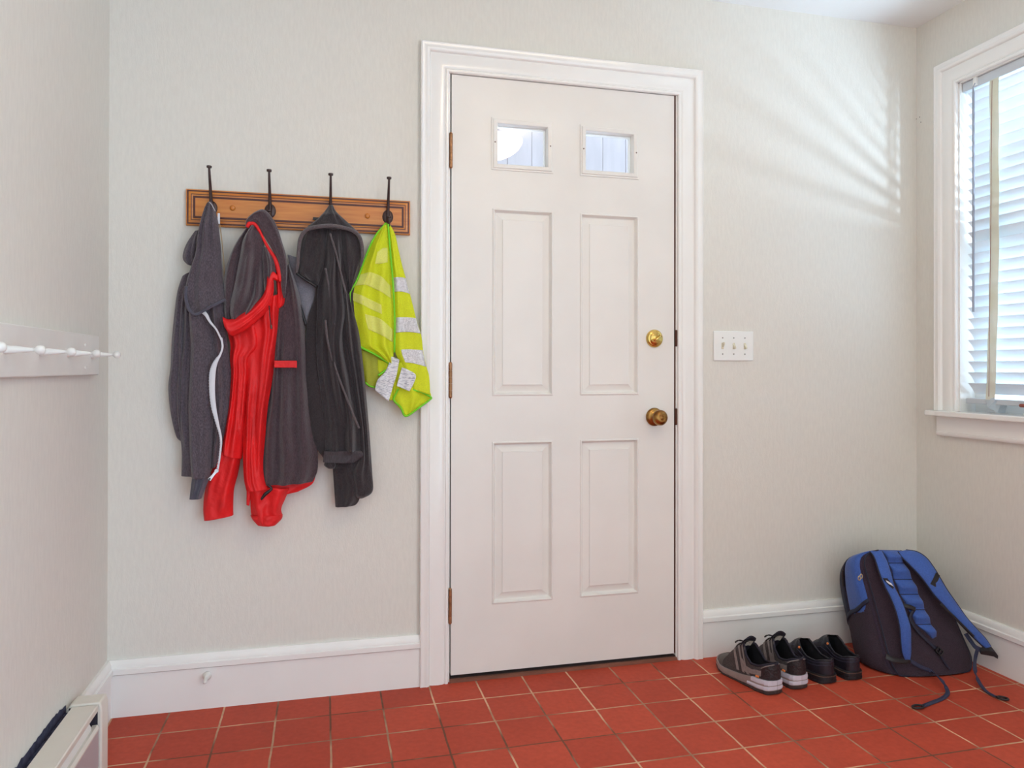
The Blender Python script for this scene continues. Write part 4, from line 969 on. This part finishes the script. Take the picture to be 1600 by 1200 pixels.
for i in (2, 4, 6, 8, 10):
    a, c_ = bp(*c6(*le[i]), .0095), bp(*c6(*re_[i]), .0095)
    MB().tube([a, (a + c_) / 2, c_], .0014, 6).build('pad_seam', BLUEP, pack)
def strap(name, pts, mat, thick=.010, twist=0, piping=True, sm=5):
    """pts: (left xy, right xy, height above the panel) in the close-up frame"""
    q = catmull([tuple(bp(*c6(*a), h_)) + tuple(bp(*c6(*b_), h_ + twist)) for a, b_, h_ in pts], sm)
    rg = []
    for r_ in q:
        a, c_ = Vector(r_[:3]), Vector(r_[3:6])
        rg.append([a, a * .94 + c_ * .06 - BK * thick * .45, a * .5 + c_ * .5 - BK * thick * .6, a * .06 + c_ * .94 - BK * thick * .45, c_, a * .06 + c_ * .94 + BK * thick * .4, a * .5 + c_ * .5 + BK * thick * .5, a * .94 + c_ * .06 + BK * thick * .4])
    o = MB().rings(rg).build(name, mat, pack, smooth='all')
    if piping:
        for k in (0, 3):
            MB().tube([Vector(r_[k:k + 3]) for r_ in q], .0026, 6).build('strap_binding', BLUEP, o, smooth='all')
    return o
sl = strap('shoulder_strap', [((285, 90), (365, 88), .006), ((315, 130), (400, 160), .020), ((345, 220), (425, 240), .034), ((380, 310), (445, 320), .044), ((425, 400), (490, 410), .050), ((458, 490), (520, 490), .052), ((478, 580), (548, 580), .048), ((485, 670), (552, 670), .036), ((492, 740), (552, 740), .022), ((510, 790), (545, 790), .012)], BLUE, twist=.010)
sr = strap('shoulder_strap', [((468, 92), (520, 80), .008), ((495, 130), (590, 92), .022), ((560, 195), (650, 130), .036), ((620, 260), (700, 195), .046), ((665, 320), (745, 270), .050), ((705, 375), (790, 345), .052), ((765, 440), (850, 430), .052), ((835, 520), (905, 510), .050), ((910, 600), (970, 585), .046), ((975, 665), (1030, 650), .040), ((1030, 715), (1068, 705), .036)], BLUE, twist=.004)
# strap slots and black webbing over the straps
def web(name, pts, w_, mat=WEB, th=.0022, normal=None, parent=pack):
    P_ = catmull([tuple(bp(*c6(x, y_), h_)) for x, y_, h_ in pts], 5)
    return MB().ribbon(P_, w_, th, normal if normal else tuple(-BK)).build(name, mat, parent, smooth='all')
MB_ = MB(); P_ = [bp(*c6(*p), .058) for p in ((680, 300), (712, 320), (740, 245), (715, 225))]
MB_.rings([P_, [p + BK * .004 for p in P_]]).build('strap_patch', BLACK, pack)
P_ = [bp(*c6(*p), .0575) for p in ((372, 262), (400, 262), (452, 335), (440, 338))]
MB().rings([P_, [p + BK * .004 for p in P_]]).build('strap_patch', BLACK, pack)
# white swoosh-like mark stitched on the strap
sw_ = [(390, 276), (405, 283), (425, 296), (440, 316), (431, 310), (412, 300), (398, 290)]
P_ = [bp(*c6(*p), .0605) for p in sw_]
MB().rings([P_, [p + BK * .002 for p in P_]]).build('stitched_mark', material('mark_white', srgb(226, 226, 232), .5), pack)
web('webbing', [(505, 440, .020), (545, 448, .024), (580, 465, .024)], .014, BLACK)
web('webbing', [(575, 462, .022), (548, 520, .018), (585, 590, .016), (650, 660, .014), (725, 728, .014)], .011, BLUEP)
bk = MB(); P0 = bp(*c6(732, 735), .016)
u1 = (bp(*c6(752, 755), .016) - P0).normalized(); u2 = u1.cross(BK).normalized()
for s_ in (-1, 1): bk.rings([[P0 + u2 * (s_ * .009 + a) + u1 * b_ - BK * z_ for a, z_ in ((-.002, 0), (.002, 0), (.002, .006), (-.002, .006))] for b_ in (-.012, .012)])
for b_ in (-.011, 0, .011): bk.rings([[P0 + u2 * a + u1 * (b_ + c_) - BK * z_ for c_, z_ in ((-.002, 0), (.002, 0), (.002, .006), (-.002, .006))] for a in (-.009, .009)])
bk.build('ladder_buckle', BLACK, pack)
web('webbing', [(735, 745, .016), (765, 800, .010), (802, 852, .008)], .008, BLUEP)
web('webbing', [(745, 430, .060), (830, 510, .060), (905, 585, .056), (960, 640, .05)], .007, BLACK)
web('webbing', [(390, 768, .006), (440, 790, .012), (500, 800, .014), (548, 790, .012)], .018, BLACK)
web('webbing', [(905, 620, .012), (940, 670, .02), (975, 712, .032), (1035, 735, .036)], .016, WEB)
tip = MB(); rg = []
for x, y_, w_, h_ in ((1000, 735, .010, .036), (1040, 730, .016, .036), (1080, 738, .016, .036), (1108, 765, .010, .034), (1112, 778, .003, .034)):
    p = bp(*c6(x, y_), h_); rg.append([p + UPB * w_, p - BK * w_ * .6, p - UPB * w_, p + BK * w_ * .6])
tip.rings(rg).build('strap_anchor', BLACK, pack, bevel=.002)
# webbing tails that fall to the floor, each with a black loop
def tail(pan, flo, w_, loop):
    P_ = [bp(*c6(x, y_), h_) for x, y_, h_ in pan] + [px(*c6(x, y_), z=z_) for x, y_, z_ in flo]
    D = [Vector(p) for p in catmull([tuple(p) for p in P_], 6)]
    nn = []
    k0 = len(pan) / len(P_)
    for i, p in enumerate(D):
        f_ = min(1, max(0, (i / (len(D) - 1) - k0 + .15) / .25)); nn.append(tuple((-BK * (1 - f_) + Vector((0, 0, 1)) * f_ + Vector((0, -.3, 0)))))
    web_ = MB().ribbon(D, w_, .002, nn).build('webbing_tail', WEB, pack, smooth='all')
    a = px(*c6(*loop[0]), z=.006); c_ = px(*c6(*loop[1]), z=.006); m_ = (a + c_) / 2; u1 = (c_ - a) / 2; u2 = Vector((-u1.y, u1.x, 0)).normalized() * .0105
    pts = [m_ + u1 * math.cos(q) + u2 * math.sin(q) for q in [2 * math.pi * k / 20 for k in range(20)]]
    MB().tube(pts, .0035, 8, closed=True).build('tail_loop', BLACK, web_, smooth='all')
tail([(548, 798, .012), (620, 838, .014), (690, 868, .012)], [(748, 920, .030), (780, 970, .012), (788, 1010, .006), (750, 1042, .004), (690, 1066, .004), (628, 1090, .005)], .013, ((630, 1088), (566, 1098)))
tail([(985, 712, .034), (968, 780, .030)], [(966, 850, .05), (985, 920, .018), (1030, 985, .006), (1080, 1018, .004), (1110, 1030, .005)], .013, ((1108, 1030), (1182, 1046)))
# zip pulls
for u, v, r_ in ((196, 252, .0075), (208, 240, .0075)):
    c_ = bp(*c6(u, v), -.018) ; pts = [c_ + SIDE * r_ * .6 * math.cos(q) + Vector((0, 0, 1)) * r_ * math.sin(q) - Nh * .02 for q in [2 * math.pi * k / 16 for k in range(16)]]
    MB().tube(pts, .0016, 6, closed=True).build('zip_pull', material('zip_gold', srgb(206, 190, 150), .3, metal=.8), pack, smooth='all')
MB().tube([BS(t, 168, .006) for t in (.70, .64, .59)], [.003, .004, .004], 8).build('zip_pull', BLACK, pack)
